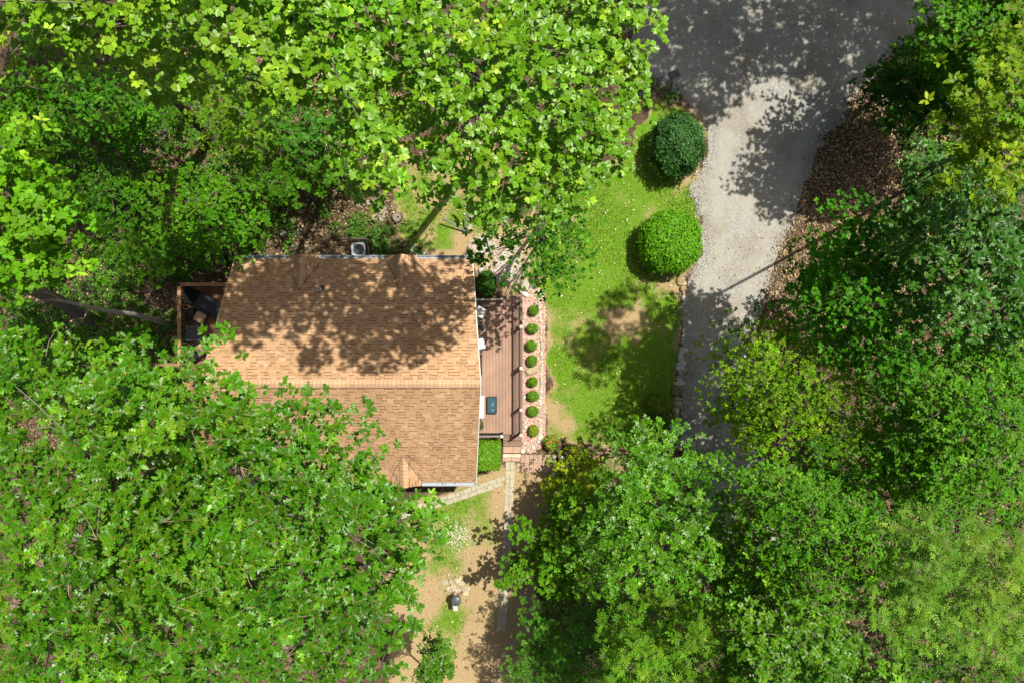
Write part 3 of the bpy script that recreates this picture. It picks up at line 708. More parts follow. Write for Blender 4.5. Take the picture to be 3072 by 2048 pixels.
for rr in (.10, .17):
    q.tube([(rr * math.cos(6.2832 * j / 20), rr * math.sin(6.2832 * j / 20), .752) for j in range(21)], .003, (.09, .11, .13), 4)
q.build('grille', M_METAL, t)
# lattice screen round the air conditioner
def lattice(a, b, label):
    a = Vector((*a, 0)); b = Vector((*b, 0)); d = (b - a); Lx = d.length; d.normalize(); t = empty('lattice_screen', tuple(a), label, 'screen', 'lattice screens round the air conditioner')
    up = Vector((0, 0, 1)); c = (.10, .08, .06); h = .72; k = 0
    for sg in (1, -1):
        x = -h + .05
        while x < Lx:
            p0, p1 = (x, 0.05), (x + h, h)
            if p0[0] < 0: p0 = (0, .05 - p0[0])
            if p1[0] > Lx: p1 = (Lx, h - (p1[0] - Lx))
            if p1[0] - p0[0] > .06:
                q = MB(); f = (lambda p: d * (p[0] if sg > 0 else Lx - p[0]) + up * p[1] + d.cross(up) * (.006 * sg))
                q.bar(f(p0), f(p1), .008, .03, vary(c, .2)); q.build('strip', M_WOOD, t)
            x += .13
    q = MB(); q.bar(up * h, d * Lx + up * h, .03, .03, (.13, .10, .075)); q.build('cap_rail', M_WOOD, t)
lattice(on(1010, 716, .7), on(1100, 716, .7), 'dark lattice screen along the far side of the air conditioner')
lattice(on(1107, 772, .7), on(1103, 722, .7), 'dark lattice screen between the air conditioner and the hostas')

# smoker grill
cx, cy = on(1368, 1803, .85); t = empty('kettle_grill', (cx, cy, 0), 'round black kettle grill with pale side shelf on the sandy yard', 'grill')
q = MB(); q.lathe((0, 0, .50), [(.06, 0), (.16, .06), (.205, .18), (.21, .28)], (.02, .021, .023), 24); q.build('bowl', M_METAL, t)
q = MB(); q.lathe((0, 0, .785), [(.215, 0), (.215, .02), (.19, .06), (.12, .095), (.03, .11)], (.075, .085, .095), 24); q.build('lid', M_METAL, t)
q = MB(); q.tube([(.0, -.02, .89), (.01, -.08, .93), (.02, -.14, .86)], .012, (.02, .02, .02), 6); q.build('lid_handle', M_METAL, t)
q = MB(); q.box((-.035, -.33, .74), (.20, .24, .022), (.52, .49, .46), rz=.22, ch=.006); q.build('side_shelf', M_WOOD, t)
q = MB(); q.box((-.06, -.19, .765), (.13, .06, .03), (.10, .06, .045), rz=.22); q.build('shelf_bracket', M_METAL, t)
for a, l in ((1.15, .40), (1.45, .34)):
    q = MB(); q.tube([(.14 * math.cos(a), .14 * math.sin(a), .80), (l * math.cos(a), l * math.sin(a), .77)], [.022, .016], (.035, .035, .04), 6); q.build('handle', M_METAL, t)
for k in range(3): a = .5 + 2.094 * k; q = MB(); q.tube([(.14 * math.cos(a), .14 * math.sin(a), .56), (.27 * math.cos(a), .27 * math.sin(a), -.02)], .014, BLK2, 6); q.build('leg', M_METAL, t)

# garden hose, metal frame, ornament
pts = []
for u, v in ((871, 772), (864, 768), (866, 762), (878, 759), (888, 765), (891, 772), (888, 760), (886, 750), (882, 738), (876, 735), (868, 738), (866, 732), (872, 726), (882, 724), (888, 730), (884, 738), (874, 740), (872, 706), (880, 700), (892, 702), (896, 694), (894, 684), (890, 700), (896, 708)): pts.append((*on(u, v, .04), .03))
q = MB()
sm = []
for i in range(len(pts) - 1):
    p0, p1, p2, p3 = [Vector(pts[min(max(j, 0), len(pts) - 1)]) for j in (i - 1, i, i + 1, i + 2)]
    for s in range(4):
        s /= 4; sm.append(.5 * ((2 * p1) + (p2 - p0) * s + (2 * p0 - 5 * p1 + 4 * p2 - p3) * s * s + (3 * p1 - p0 - 3 * p2 + p3) * s ** 3))
q.tube(sm, .016, (.02, .12, .09), 6); q.v = [(p[0], p[1], p[2] + .004 * math.sin(i)) for i, p in enumerate(q.v)]
tag(q.build('garden_hose', M_PLASTIC), 'thin green garden hose looped on the leaf litter above the house', 'hose')
t = empty('metal_frame', (*on(1400, 697, 0), 0), 'bent grey metal frame leaning over the shaded lawn', 'frame'); O = Vector(t.location)
for pp, r in (([(1400, 697, .05), (1330, 655, .55)], .035), ([(1400, 697, .05), (1396, 672, .25), (1402, 640, .55)], .035)):
    q = MB(); q.tube([Vector(P(*p)) - O for p in pp], r, (.16, .19, .22), 8); q.build('tube', M_METAL, t)
q = MB(); q.box((0, 0, .05), (.14, .14, .1), (.10, .11, .12), rz=.5); q.build('foot', M_METAL, t)
t = empty('ball_ornament', (*on(1684, 1370, .2), .0), 'white openwork ball ornament on a stake by the wooden walkway', 'ornament')
q = MB(); q.tube([(0, 0, 0), (0, 0, .55)], .012, BLK, 6); q.build('stake', M_METAL, t)
for k in range(7):
    a = 6.2832 * k / 7; q = MB(); c, s = math.cos(a), math.sin(a)
    q.add([(0, 0, .46), (.07 * c - .045 * s, .07 * s + .045 * c, .50), (.125 * c, .125 * s, .56), (.07 * c + .045 * s, .07 * s - .045 * c, .58), (.02 * c, .02 * s, .64)], [(0, 1, 2), (0, 2, 3), (1, 4, 2), (2, 4, 3)], (.72, .76, .82)); q.build('petal', M_METAL, t)

# ------------------------------------------------------------------ pavers, walkway, steps
PAV = {}
def paver(parent, x, y, lx, ly, rz, col, z=.03):
    key = (round(lx, 3), round(ly, 3), col, rnd.randrange(4))
    if key not in PAV:
        q = MB(); q.box((0, 0, 0), (lx, ly, .07), vary(col, .13), ch=.006); m_ = q.mesh('paver'); m_.materials.append(M_CONC); PAV[key] = m_
    o = bpy.data.objects.new('paver', PAV[key]); COL.objects.link(o); o.parent = parent
    o.location = (x, y, z - .036 + rnd.uniform(-.006, .006)); o.rotation_euler = (rnd.uniform(-.012, .012), rnd.uniform(-.012, .012), rz + rnd.uniform(-.025, .025))
GREY = (.42, .375, .29); PINK = (.42, .275, .21)
def paver_run(name, label, A, B, row, wid, col, stagger=False, bow=0.):
    A = Vector(A); B = Vector(B); d = B - A; n = round(d.length / row); e = d.normalized(); s = Vector((-e.y, e.x)); rz = math.atan2(e.y, e.x)
    t = empty(name, (0, 0, 0), kind='structure'); tag(t, label)
    for i in range(n):
        for k in (-1, 1):
            f = i + .5 + (.5 if stagger and k > 0 else 0)
            p = A + e * (f * d.length / n) + s * (k * wid / 4 + bow * math.sin(math.pi * f / n))
            paver(t, p.x, p.y, d.length / n - .012, wid / 2 - .012, rz, col)
    return t
paver_run('garden_path', 'straight two-wide paver path running down beside the yard', on(1531, 1384, 0), on(1503, 1891, 0), .372, .40, GREY, bow=.05)
pr = paver_run('garden_path', 'slanting two-wide paver path towards the house corner', on(1516, 1438, 0), on(1392, 1482, 0), .372, .40, GREY, True)
pr2 = paver_run('garden_path', 'slanting paver path continuing under the oak branches', on(1392, 1482, 0), on(1200, 1543, 0), .372, .40, GREY, True)
t = tag(empty('landing', (0, 0, 0), kind='structure'), 'pink paver landing at the foot of the deck steps')
for r, (v, hgt) in enumerate(((1346, .33), (1365.5, .15), (1377, .16))):
    for i in range(2):
        x, y = on(1523 + 27 * i - r, v, 0); paver(t, x, y, .385, hgt, 0, PINK if r != 1 else (.5, .42, .33))
t = tag(empty('brick_platform', (0, 0, 0), kind='structure'), 'two-row platform of pink pavers leading to the wooden walkway')
for r, (v, u0, n) in enumerate(((1375.5, 1562, 7), (1401.5, 1549, 8))):
    for i in range(n):
        x, y = on(u0 + 6.5 + 12.9 * i, v, 0); paver(t, x, y, .178, .375, 0, PINK)
for i in range(5): x, y = on(1661, 1368 + 13.1 * i, 0); paver(t, x, y, .255, .18, 0, (.36, .33, .27))
t = empty('boardwalk', (*on(1676, 1386, 0), 0), 'reddish wooden walkway emerging from under the yellow-green shrub', 'walkway'); O = Vector(t.location)
x0_, y0_ = on(1676, 1357, .15); x1_, y1_ = on(1930, 1416, .15)
n = int((x1_ - x0_) / .145)
for i in range(n):
    q = MB(); q.box((x0_ + (i + .5) * .145 - O.x, (y0_ + y1_) / 2 - .05 - O.y, .15), (.136, y0_ - y1_ - .1, .035), vary((.34, .185, .12), .12)); q.build('deck_board', M_DECK, t)
for yy in (y0_, y1_):
    q = MB(); q.box(((x0_ + x1_) / 2 - O.x, yy - O.y, .13), (x1_ - x0_, .09, .20), (.40, .23, .16)); q.build('side_beam', M_WOOD, t)
q = MB(); q.box((-.03, 0, .07), (.06, y0_ - y1_ + .1, .2), (.05, .03, .025)); q.build('riser', M_WOOD, t)
# dark stone slabs at the drive
for u, v, a, lx, ly, lab in ((1992, 240, .38, .55, .34, 'dark grey stone slab lying nearest the driveway bend'), (2024, 224, .36, .42, .32, 'larger dark slab tip pointing into the driveway gravel'), (1942, 262, .5, .30, .22, 'small dark slab by the poplar branch tips'), (1925, 280, .9, .26, .2, 'smallest dark slab almost under the poplar leaves')):
    q = MB(); q.box((0, 0, .03), (lx, ly, .09), (.13, .13, .135), rz=a, ch=.012); tag(q.build('stone_slab', M_STONE, None, loc=(*on(u, v, .03), .0)), lab, 'slab', 'dark slabs at the driveway corner')

# ------------------------------------------------------------------ rocks and edging
t = tag(empty('stone_edging', (*on(2030, 1200, 0), 0)), 'row of pale and brown rocks edging the driveway below the round bushes', 'edging'); O = Vector(t.location)
WHT = (.50, .49, .46); BRN = (.30, .22, .12); GRY = (.30, .28, .24)
for u, v, r, ar, c in ((2046, 822, 11, 1.1, BRN), (2043, 838, 12, 1.15, BRN), (2042, 850, 11, 1.2, BRN), (2048, 866, 10, 1.1, BRN), (2050, 880, 7, .8, GRY), (2051, 898, 9, .8, WHT), (2053, 850, 6, 1, WHT),
                       (2049, 1050, 12, 1.3, WHT), (2042, 1072, 13, .7, (.5, .46, .38)), (2043, 1091, 12, 1.1, WHT), (2041, 1103, 11, 1.3, WHT), (2041, 1118, 10, .7, GRY), (2038, 1135, 9, 1, (.45, .4, .32)), (2037, 1150, 12, 1.4, WHT), (2032, 1168, 14, 1.2, (.2, .155, .09)), (2031, 1178, 12, 1.3, (.17, .13, .075)), (2034, 1197, 9, 1.5, GRY), (2033, 1208, 11, 1.3, WHT), (2034, 1221, 10, 1.2, BRN), (2022, 1230, 8, .9, BRN), (2030, 1232, 9, 1, WHT), (2027, 1245, 8, 1.2, BRN), (2023, 1257, 9, 1.4, (.25, .2, .13)), (2012, 1262, 6, 1, GRY), (2026, 1268, 9, 1.3, BRN), (2014, 1278, 8, .9, WHT), (2027, 1282, 10, 1.1, WHT), (2018, 1296, 9, 1.2, GRY), (2019, 1309, 10, 1.1, WHT), (2010, 1245, 6, 1, BRN), (2026, 1322, 9, 1.1, GRY)):
    x, y = on(u, v, .05); rock_mb(r / 68.3 * 1.08, ar, rnd.uniform(.10, .17), vary(c, .12), 0.).build('stone', M_STONE, t, loc=(x - O.x, y - O.y, 0))
t = tag(empty('stone_border', (*on(1625, 1100, 0), 0)), 'line of small pale stones between the pink gravel bed and the lawn', 'edging'); O = Vector(t.location)
v = 872
while v < 1316:
    r = rnd.uniform(4.2, 6.2); u = 1621 + 4 * math.sin(v * .013) + rnd.uniform(-2, 2) + (2 if v > 1250 else 0)
    x, y = on(u, v, .05); rock_mb(r / 68.3, rnd.uniform(.82, 1.05), rnd.uniform(.05, .10), vary((.47, .43, .36), .2)).build('stone', M_STONE, t, loc=(x - O.x, y - O.y, 0))
    v += r * 1.75
for u, v, r in ((1573, 955, 5), (1574, 1190, 6), (1576, 1265, 6), (1577, 1280, 6), (1573, 1330, 6), (1568, 1352, 8), (1622, 1310, 9), (1617, 1322, 8), (1600, 1340, 7), (1585, 1350, 6), (1607, 1330, 6)):
    x, y = on(u, v, .05); rock_mb(r / 68.3, 1., .09, vary((.5, .47, .42), .15)).build('stone', M_STONE, t, loc=(x - O.x, y - O.y, 0))
def boulder(u, v, r, ar, h, c, rz, lab, grp=None, n=7):
    x, y = on(u, v, h * .5); tag(rock_mb(r / 68.3, ar, h, c, rz, n).build('boulder', M_STONE, None, loc=(x, y, 0)), lab, 'boulder', grp)
boulder(1596, 1110, 17, 1.15, .16, (.40, .33, .21), .3, 'flat tan boulder between the ball shrubs in the pink bed')
boulder(1574, 858, 17, .95, .28, (.42, .39, .31), .8, 'largest pale boulder at the top of the pink gravel bed', n=6)
boulder(1585, 873, 8, 1.0, .16, (.40, .34, .25), .2, 'small tan boulder tucked below the largest pale boulder')
boulder(1577, 882, 11, .8, .12, (.58, .56, .53), 1.0, 'bright white flat boulder beside the upper deck step')
boulder(1594, 866, 7, 1.1, .15, (.6, .58, .55), .4, 'small white boulder on the lawn side of the bed top')
boulder(1562, 873, 8, .9, .14, (.38, .33, .23), .1, 'brown boulder touching the upper deck step')
boulder(1444, 808, 11, .7, .15, (.45, .45, .44), -.4, 'long pale boulder beside the roof corner under the maple', n=6)
boulder(1490, 868, 8, 1.2, .14, (.42, .42, .41), .5, 'grey boulder at the deck corner by the evergreen shrub')
boulder(1268, 765, 9, 1.1, .14, (.38, .38, .37), .2, 'single grey boulder just above the gutter')
boulder(848, 700, 11, 1.05, .18, (.36, .31, .25), .6, 'lone tan boulder on the leaf litter by the hose')
# stone rows under the poplar
def stone_heap(name, label, spots, c, hh=(.06, .14)):
    t = tag(empty(name, (*on(spots[0][0], spots[0][1], 0), 0)), label, 'stones'); O = Vector(t.location)
    for u, v, r in spots:
        x, y = on(u, v, .05); rock_mb(r / 68.3, rnd.uniform(.8, 1.2), rnd.uniform(*hh), vary(c, .2)).build('stone', M_STONE, t, loc=(x - O.x, y - O.y, 0))
stone_heap('stone_heap', 'loose grey stones edging the shaded lawn below the poplar', [(1135, 600, 9), (1120, 610, 10), (1106, 608, 9), (1092, 612, 9), (1075, 612, 12), (1140, 617, 8), (1131, 625, 7), (1145, 632, 9), (1135, 638, 9), (1152, 640, 7), (1138, 652, 8), (1145, 660, 7), (1128, 664, 8), (1150, 650, 6), (1142, 590, 7), (1150, 605, 6), (1126, 632, 6), (1156, 626, 6)], (.27, .24, .19))
stone_heap('stone_heap', 'pile of grey stones against the gutter between the hostas', [(1220, 735, 7), (1233, 737, 9), (1243, 742, 7), (1226, 747, 7), (1237, 752, 8), (1247, 752, 6), (1219, 758, 6), (1229, 760, 7), (1240, 764, 6), (1215, 745, 6), (1250, 762, 5), (1222, 728, 5)], (.30, .29, .27))
stone_heap('stone_heap', 'short row of tan stones beside the bent metal frame', [(1415, 648, 8), (1412, 662, 8), (1414, 674, 9), (1408, 684, 7), (1410, 695, 6)], (.36, .31, .23))
stone_heap('stone_heap', 'flat flagstones scattered beside the kettle grill', [(1335, 1748, 10), (1352, 1744, 8), (1360, 1760, 9), (1372, 1742, 9), (1385, 1750, 9), (1391, 1766, 11), (1377, 1768, 6), (1368, 1772, 6), (1353, 1772, 9), (1400, 1745, 8), (1398, 1780, 9), (1344, 1765, 7), (1381, 1735, 7), (1404, 1765, 7)], (.43, .36, .26), (.02, .05))
for u, v, lab, c in ((1191, 652, 'grey hollow tree stump on the shaded lawn', (.13, .11, .09)), (1125, 652, 'small brown tree stump beside the grey stones', (.22, .15, .09))):
    t = empty('tree_stump', (*on(u, v, .2), 0), lab, 'stump')
    rr = 14 / 68.3 if u > 1150 else 10 / 68.3
    pr_ = [(rr * (1.1 + .12 * math.sin(3 * a)), a) for a in np.linspace(0, 6.2832, 15)[:-1]]
    q = MB(); q.prism([(r * math.cos(a), r * math.sin(a)) for r, a in pr_], -.05, .22, c, .06); q.build('bark', M_BARK, t)
    q = MB(); q.lathe((0, 0, .222), [(rr * .85, 0), (rr * .85, .006)], tuple(k * 1.7 for k in c), 14); q.build('cut_face', M_WOOD, t)
    q = MB(); q.lathe((.04, .0, .229), [(rr * .22, 0), (rr * .2, .005)], (.012, .01, .01), 10); q.build('hollow', M_BARK, t)
for i, (u0, v0, u1, v1) in enumerate(((2618, 402, 2635, 388), (2634, 416, 2655, 404), (2440, 588, 2500, 590))):
    q = MB(); a = Vector((*on(u0, v0, 0), .03)); b_ = Vector((*on(u1, v1, 0), .05)); q.tube([a, (a + b_) / 2 + Vector((0, .02, .02)), b_], [.03, .026, .018], (.26, .19, .13) if i < 2 else (.06, .045, .04), 6)
    tag(q.build('fallen_branch', M_BARK), ['short pale stick upper of two on the leaf litter', 'short pale stick lower of two on the leaf litter', 'dark fallen limb across the leaf litter by the driveway'][i], 'branch')

# ------------------------------------------------------------------ leaves, shrubs, trees
def half_leaf(up, fold=.22, pet=.0, droop=.0):
    """leaf template: two halves folded along the midrib; up = outline of one half from base to tip"""
    up = np.array(up, float); n = len(up)
    tipx = up[-1, 0]
    V = [(up[0, 0], 0, 0)] + [(x, y, -fold * y - droop * x * x) for x, y in up[:-1]] + [(tipx, up[-1, 1], -droop * tipx * tipx)]
    V += [(x, -y, -fold * y - droop * x * x) for x, y in up[:-1]]
    k = n  # tip index
    left = [0] + list(range(1, k)) + [k]
    right = [0, k] + list(range(n + n - 1, n, -1)) if n > 1 else []
    F_ = [left[::-1], right[::-1]]
    W = [0.] * len(V)
    if pet > 0:
        b = len(V); V += [(-pet, .016, .0), (-pet, -.016, .0), (.04, -.02, .006), (.04, .02, .006)]; F_.append([b, b + 1, b + 2, b + 3]); W += [1.] * 4
    return np.array(V), F_, np.array(W)
def compound(nl, ln, wd, fan=False):
    V, F_, W = [], [], []
    b = 0
    for i in range(nl):
        if fan:   # hickory: five leaflets, the end ones largest
            ang = [-1.75, -1.0, 0, 1.0, 1.75][i]; bx = [.18, .42, .45, .42, .18][i]; s = [.62, .85, 1.05, .85, .62][i]
        else:
            k = i // 2; sd = 1 if i % 2 else -1; last = i == nl - 1
            ang = 0 if last else sd * 1.0; bx = .95 * ln if last else .12 + .78 * k / max(1, (nl - 1) // 2); bx = .85 if last else bx; s = 1.
        o = np.array([(0, 0), (.42, .5), (1, 0), (.42, -.5)]) * (ln * s, wd * s)
        c, q = math.cos(ang), math.sin(ang)
        for x, y in o: V.append((bx + x * c - y * q, x * q + y * c, -.10 * (x * x) + .02 * (i % 3)))
        F_.append([b + 3, b + 2, b + 1, b][::-1]); b += 4; W += [0.] * 4
    V += [(-.12, .012, 0), (-.12, -.012, 0), (.8 if not fan else .5, -.008, 0), (.8 if not fan else .5, .008, 0)]; F_.append([b, b + 1, b + 2, b + 3]); W += [1.] * 4
    return np.array(V), F_, np.array(W)
TPL = {
    'tulip': half_leaf([(0, .10), (.18, .52), (.40, .33), (.62, .46), (.98, .30), (.86, 0)], .18, .0, .12),
    'oak': half_leaf([(0, .03), (.20, .24), (.30, .07), (.54, .44), (.58, .09), (.90, .34), (1, 0)], .25, .22, .1),
    'maple': half_leaf([(-.06, .30), (.16, .27), (.30, .56), (.44, .26), (.64, .34), (.68, .16), (1, 0)], .16, .0, .12),
    'ovate': half_leaf([(0, .02), (.28, .24), (.66, .22), (1, 0)], .3, .0, .15),
    'simple': (np.array([(0, 0, 0), (.3, .25, 0), (.7, .2, 0), (1, 0, -.06), (.7, -.2, 0), (.3, -.25, 0)]), [[5, 4, 3, 2, 1, 0][::-1]], np.zeros(6)),
    'round': half_leaf([(0, .28), (.28, .48), (.68, .40), (1, 0)], .2, .0, .1),
    'lance': half_leaf([(0, .02), (.3, .15), (.65, .12), (1, 0)], .3, .0, .1),
    'hickory': compound(5, .55, .26, True),
    'ash': compound(7, .42, .17),
    'tuft': (np.array([(0, -.10, 0), (0, .10, 0), (.6, .07, .1), (1, 0, 0), (.6, -.07, .1)]), [[0, 4, 3, 2, 1]], np.zeros(5)),
}
def leaf_arrays(kind):
    V, F_, W = TPL[kind]
    return V, np.array([i for f in F_ for i in f]), np.array([len(f) for f in F_]), W
def leaf_mass(kind, pos, X, Nn, size, col, pet):
    """pos leaf bases, X directions, Nn normals -> mesh arrays"""
    V, Lp, S, W = leaf_arrays(kind); n = len(pos)
    Y = np.cross(Nn, X)
    P_ = pos[:, None, :] + size[:, None, None] * (V[None, :, 0:1] * X[:, None, :] + V[None, :, 1:2] * Y[:, None, :] + V[None, :, 2:3] * Nn[:, None, :])
    C = col[:, None, :] * (1 - W[None, :, None]) + np.array(pet)[None, None, :] * W[None, :, None]
    return P_.reshape(-1, 3), (np.arange(n)[:, None] * len(V) + Lp[None]).ravel(), np.tile(S, n), C.reshape(-1, 3)
def unit(a): return a / np.maximum(np.linalg.norm(a, axis=-1, keepdims=True), 1e-9)
def orient(dirs, nrm):
    X = unit(dirs); Nn = unit(nrm - (nrm * X).sum(-1, keepdims=True) * X); return X, Nn

LEAFPART = {}
def leaf_part_mesh(kind, col, pet, mat):
    key = (kind, tuple(np.round(col, 3)), mat.name)
    if key not in LEAFPART:
        V, Lp, S, W = leaf_arrays(kind)
        m_ = np_mesh('leaf', V, Lp, S, np.array(col)[None] * (1 - W[:, None]) + np.array(pet)[None] * W[:, None]); m_.materials.append(mat); LEAFPART[key] = m_
    return LEAFPART[key]

def foliage(parent, O, pos, X, Nn, size, col, kind, pet, mat, nparts, name='crown', pick=None):
    """the largest visible leaves as parts, all the rest as one part"""
    n = len(pos); sel = np.zeros(n, bool)
    if nparts:
        d = H - pos[:, 2]; u = pos[:, 0] / d * F + 1536; v = 1024 - pos[:, 1] / d * F
        ls = size * F / d; cell = np.median(ls) * .75
        key = np.floor(u / cell).astype(int) * 100000 + np.floor(v / cell).astype(int)
        order = np.argsort(-pos[:, 2]); _, first = np.unique(key[order], return_index=True); top = order[first]
        ok = (u[top] > 5) & (u[top] < 3067) & (v[top] > 5) & (v[top] < 2040) & (Nn[top, 2] > .55)
        top = top[ok]; sc = ls[top] * Nn[top, 2]; sel[top[np.argsort(-sc)[:nparts]]] = True
    tones = [np.median(col, 0) * k for k in (.78, .9, 1., 1.1, 1.25)]
    br = col[:, 1] / np.median(col[:, 1])
    for i in np.nonzero(sel)[0]:
        t = int(np.argmin([abs(br[i] - k) for k in (.78, .9, 1., 1.1, 1.25)]))
        o = bpy.data.objects.new('leaf', leaf_part_mesh(kind, tones[t], pet, mat)); COL.objects.link(o); o.parent = parent
        Y = np.cross(Nn[i], X[i]); s = size[i]
        M4 = Matrix(((X[i, 0], Y[0], Nn[i, 0], 0), (X[i, 1], Y[1], Nn[i, 1], 0), (X[i, 2], Y[2], Nn[i, 2], 0), (0, 0, 0, 1))) @ Matrix.Diagonal((s, s, s, 1))
        M4.translation = Vector(pos[i] - np.array(O)); o.matrix_local = M4
    r = ~sel
    me_ = np_mesh(name, *leaf_mass(kind, pos[r] - np.array(O), X[r], Nn[r], size[r], col[r], pet))
    return tag(link(name, me_, mat, parent), kind='stuff')

def rosettes(tips, tdir, k, rs, size, petl, elev=(-.45, .5), jit=.25, nrm_up=.75):
    """k leaves round every tip -> base positions, axes, normals, sizes"""
    n = len(tips); j = np.tile(np.arange(k), n); T = np.repeat(tips, k, 0); D = np.repeat(tdir, k, 0)
    a = j * 2.39996 + np.repeat(rs.rand(n) * 6.28, k) + rs.randn(n * k) * .3
    e = rs.uniform(elev[0], elev[1], n * k)
    h = np.stack([np.cos(a) * np.cos(e), np.sin(a) * np.cos(e), np.sin(e)], -1)
    X = unit(h + .55 * D * np.array([1, 1, .3]) + rs.randn(n * k, 3) * jit * .5)
    nr = np.array([0, 0, 1.]) * nrm_up + .45 * D + rs.randn(n * k, 3) * jit
    X, Nn = orient(X, nr)
    Nn = np.where(Nn[:, 2:3] < 0, -Nn, Nn)
    s = size * np.clip(1 + rs.randn(n * k) * .2, .55, 1.5)
    base = T + X * (petl * s)[:, None] + D * (rs.uniform(-.18, .05, n * k) * 1.)[:, None] * size * 3
    return base, X, Nn, s, j

SIZE_K, DENS_K, COL_K = .695, 2.45, (.98, 1.08, .27)
def tree(name, label, base, poly, z_edge, z_top, kind, size, color, seed, clump=.75, dens=26, k=6, nparts=0, trunk=.16, pet=(.25, .12, .03), mat=None,
         layers=((0, 1.), (-1.6, .7), (-3.2, .45)), space=.80, bark=(.16, .14, .12), group=None, jit=.3, yellow=.12, cat='tree', nb=9, world=False, flat=.5, bend=None, zj=.5, inset=.2):
    rs = np.random.RandomState(seed); base = np.array([base[0], base[1], float(terrain(base[0], base[1]))])
    t = empty(name, tuple(base), label, cat, group); mat = mat or M_LEAF
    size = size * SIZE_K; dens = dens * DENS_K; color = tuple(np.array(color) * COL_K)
    poly = np.array(poly, float)
    zm = (z_edge + z_top) / 2; sc = F / (H - zm) if not world else 1.
    lo, hi = poly.min(0), poly.max(0)
    cand = rs.rand(4000, 2) * (hi - lo) + lo; dist = pdist(poly, cand[:, 0], cand[:, 1])
    inside = dist > min(inset * clump * sc, .45 * dist.max()); cand, dist = cand[inside], dist[inside]
    acc = []; sp2 = (space * clump * sc) ** 2
    for i in range(len(cand)):
        if all((cand[i, 0] - cand[q, 0]) ** 2 + (cand[i, 1] - cand[q, 1]) ** 2 > sp2 for q in acc): acc.append(i)
    cand, dist = cand[acc], dist[acc]; mx = max(dist.max(), 1e-6)
    tt = np.clip(dist / (mx * .85), 0, 1)
    z = z_edge + (z_top - z_edge) * np.sqrt(1 - (1 - tt) ** 2) + rs.randn(len(tt)) * zj
    if world: cen = np.stack([cand[:, 0], cand[:, 1], z], -1)
    else: kk = (H - z) / F; cen = np.stack([(cand[:, 0] - 1536) * kk, (1024 - cand[:, 1]) * kk, z], -1)
    mid = cen.mean(0)
    pos, X, Nn, S, col, tipall = [], [], [], [], [], []
    allc = []; split = 0
    for li, (dz, fr) in enumerate(layers):
        c = cen[rs.rand(len(cen)) < fr].copy()
        if not len(c): continue
        if li: c[:, :2] = mid[:2] + (c[:, :2] - mid[:2]) * (1 - .07 * li) + rs.randn(len(c), 2) * .3 * clump; c[:, 2] += dz + rs.randn(len(c)) * .4
        allc.append(c); n = len(c)
        R_ = clump * np.clip(1 + rs.randn(n) * .22, .6, 1.5); m_ = max(3, int(dens * clump * clump * (1 if li == 0 else .55)))
        r = np.sqrt(rs.rand(n, m_)); a = rs.rand(n, m_) * 6.2832
        loc = np.stack([np.cos(a) * r, np.sin(a) * r, flat * (1 - r * r) - .15 + rs.randn(n, m_) * .10], -1) * R_[:, None, None]
        tips = (c[:, None] + loc).reshape(-1, 3)
        out = unit(c - (mid - np.array([0, 0, 3.]))) ; D = unit(loc * np.array([1, 1, .6]) / R_[:, None, None] * .9 + out[:, None] * .35 + np.array([0, 0, .45]) + rs.randn(n, m_, 3) * .2).reshape(-1, 3)
        b_, x_, n_, s_, j_ = rosettes(tips, D, k, rs, size, .12, jit=jit)
        cl = np.repeat(np.clip(1 + rs.randn(n) * .12, .7, 1.35), m_ * k) * np.repeat(np.clip(1 + rs.randn(n * m_) * .10, .7, 1.4), k) * np.clip(1 + rs.randn(n * m_ * k) * .12, .65, 1.5)
        yl = np.repeat((rs.rand(n * m_) < yellow) * rs.rand(n * m_), k)[:, None]
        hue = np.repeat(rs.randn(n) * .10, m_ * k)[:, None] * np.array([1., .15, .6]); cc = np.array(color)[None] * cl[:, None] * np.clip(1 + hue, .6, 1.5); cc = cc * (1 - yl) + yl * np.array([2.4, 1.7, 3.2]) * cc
        pos.append(b_); X.append(x_); Nn.append(n_); S.append(s_); col.append(cc); tipall.append((c, tips, m_))
        split = split or (len(b_) if li == 0 else 0)
    pos, X, Nn, S, col = [np.concatenate(q_) for q_ in (pos, X, Nn, S, col)]
    if not world:      # beyond the picture's edge fewer, larger leaves do
        dd3 = H - pos[:, 2]; uu = pos[:, 0] / dd3 * F; vv = pos[:, 1] / dd3 * F; far = (np.abs(uu) > 1590) | (np.abs(vv) > 1080)
        kp = ~far | (rs.rand(len(pos)) < .38); S = np.where(far, S * 1.5, S); split = int(kp[:split].sum()); pos, X, Nn, S, col = [q_[kp] for q_ in (pos, X, Nn, S, col)]
    if world: foliage(t, base, pos, X, Nn, S * 1.1, col, 'simple', pet, mat, 0)
    else:
        foliage(t, base, pos[:split], X[:split], Nn[:split], S[:split], col[:split], kind, pet, mat, nparts)
        if len(pos) > split: foliage(t, base, pos[split:], X[split:], Nn[split:], S[split:] * {'tulip': 1.45, 'maple': 1.5, 'hickory': .75, 'ash': .7, 'oak': 1.2, 'round': 1.6}.get(kind, 1.55), col[split:], 'simple', pet, mat, 0, 'inner_foliage')
    # trunk, limbs, twigs
    allc = np.concatenate(allc); zf = min(c[:, 2].min() for c in [allc]) * .0 + max(z_edge - 2.5, base[2] + (z_edge - base[2]) * .45)
    fork = np.array([base[0] + (mid[0] - base[0]) * .55, base[1] + (mid[1] - base[1]) * .55, zf]); topp = np.array([mid[0], mid[1], z_top - .8])
    mm = bend if bend is not None else (base + fork) / 2 + np.array([rs.randn() * .15, rs.randn() * .15, 0])
    q = MB(); path = [base + np.array([0, 0, -.3]), base + np.array([0, 0, .15]), mm, fork, (fork + topp) / 2 + rs.randn(3) * .15, topp]
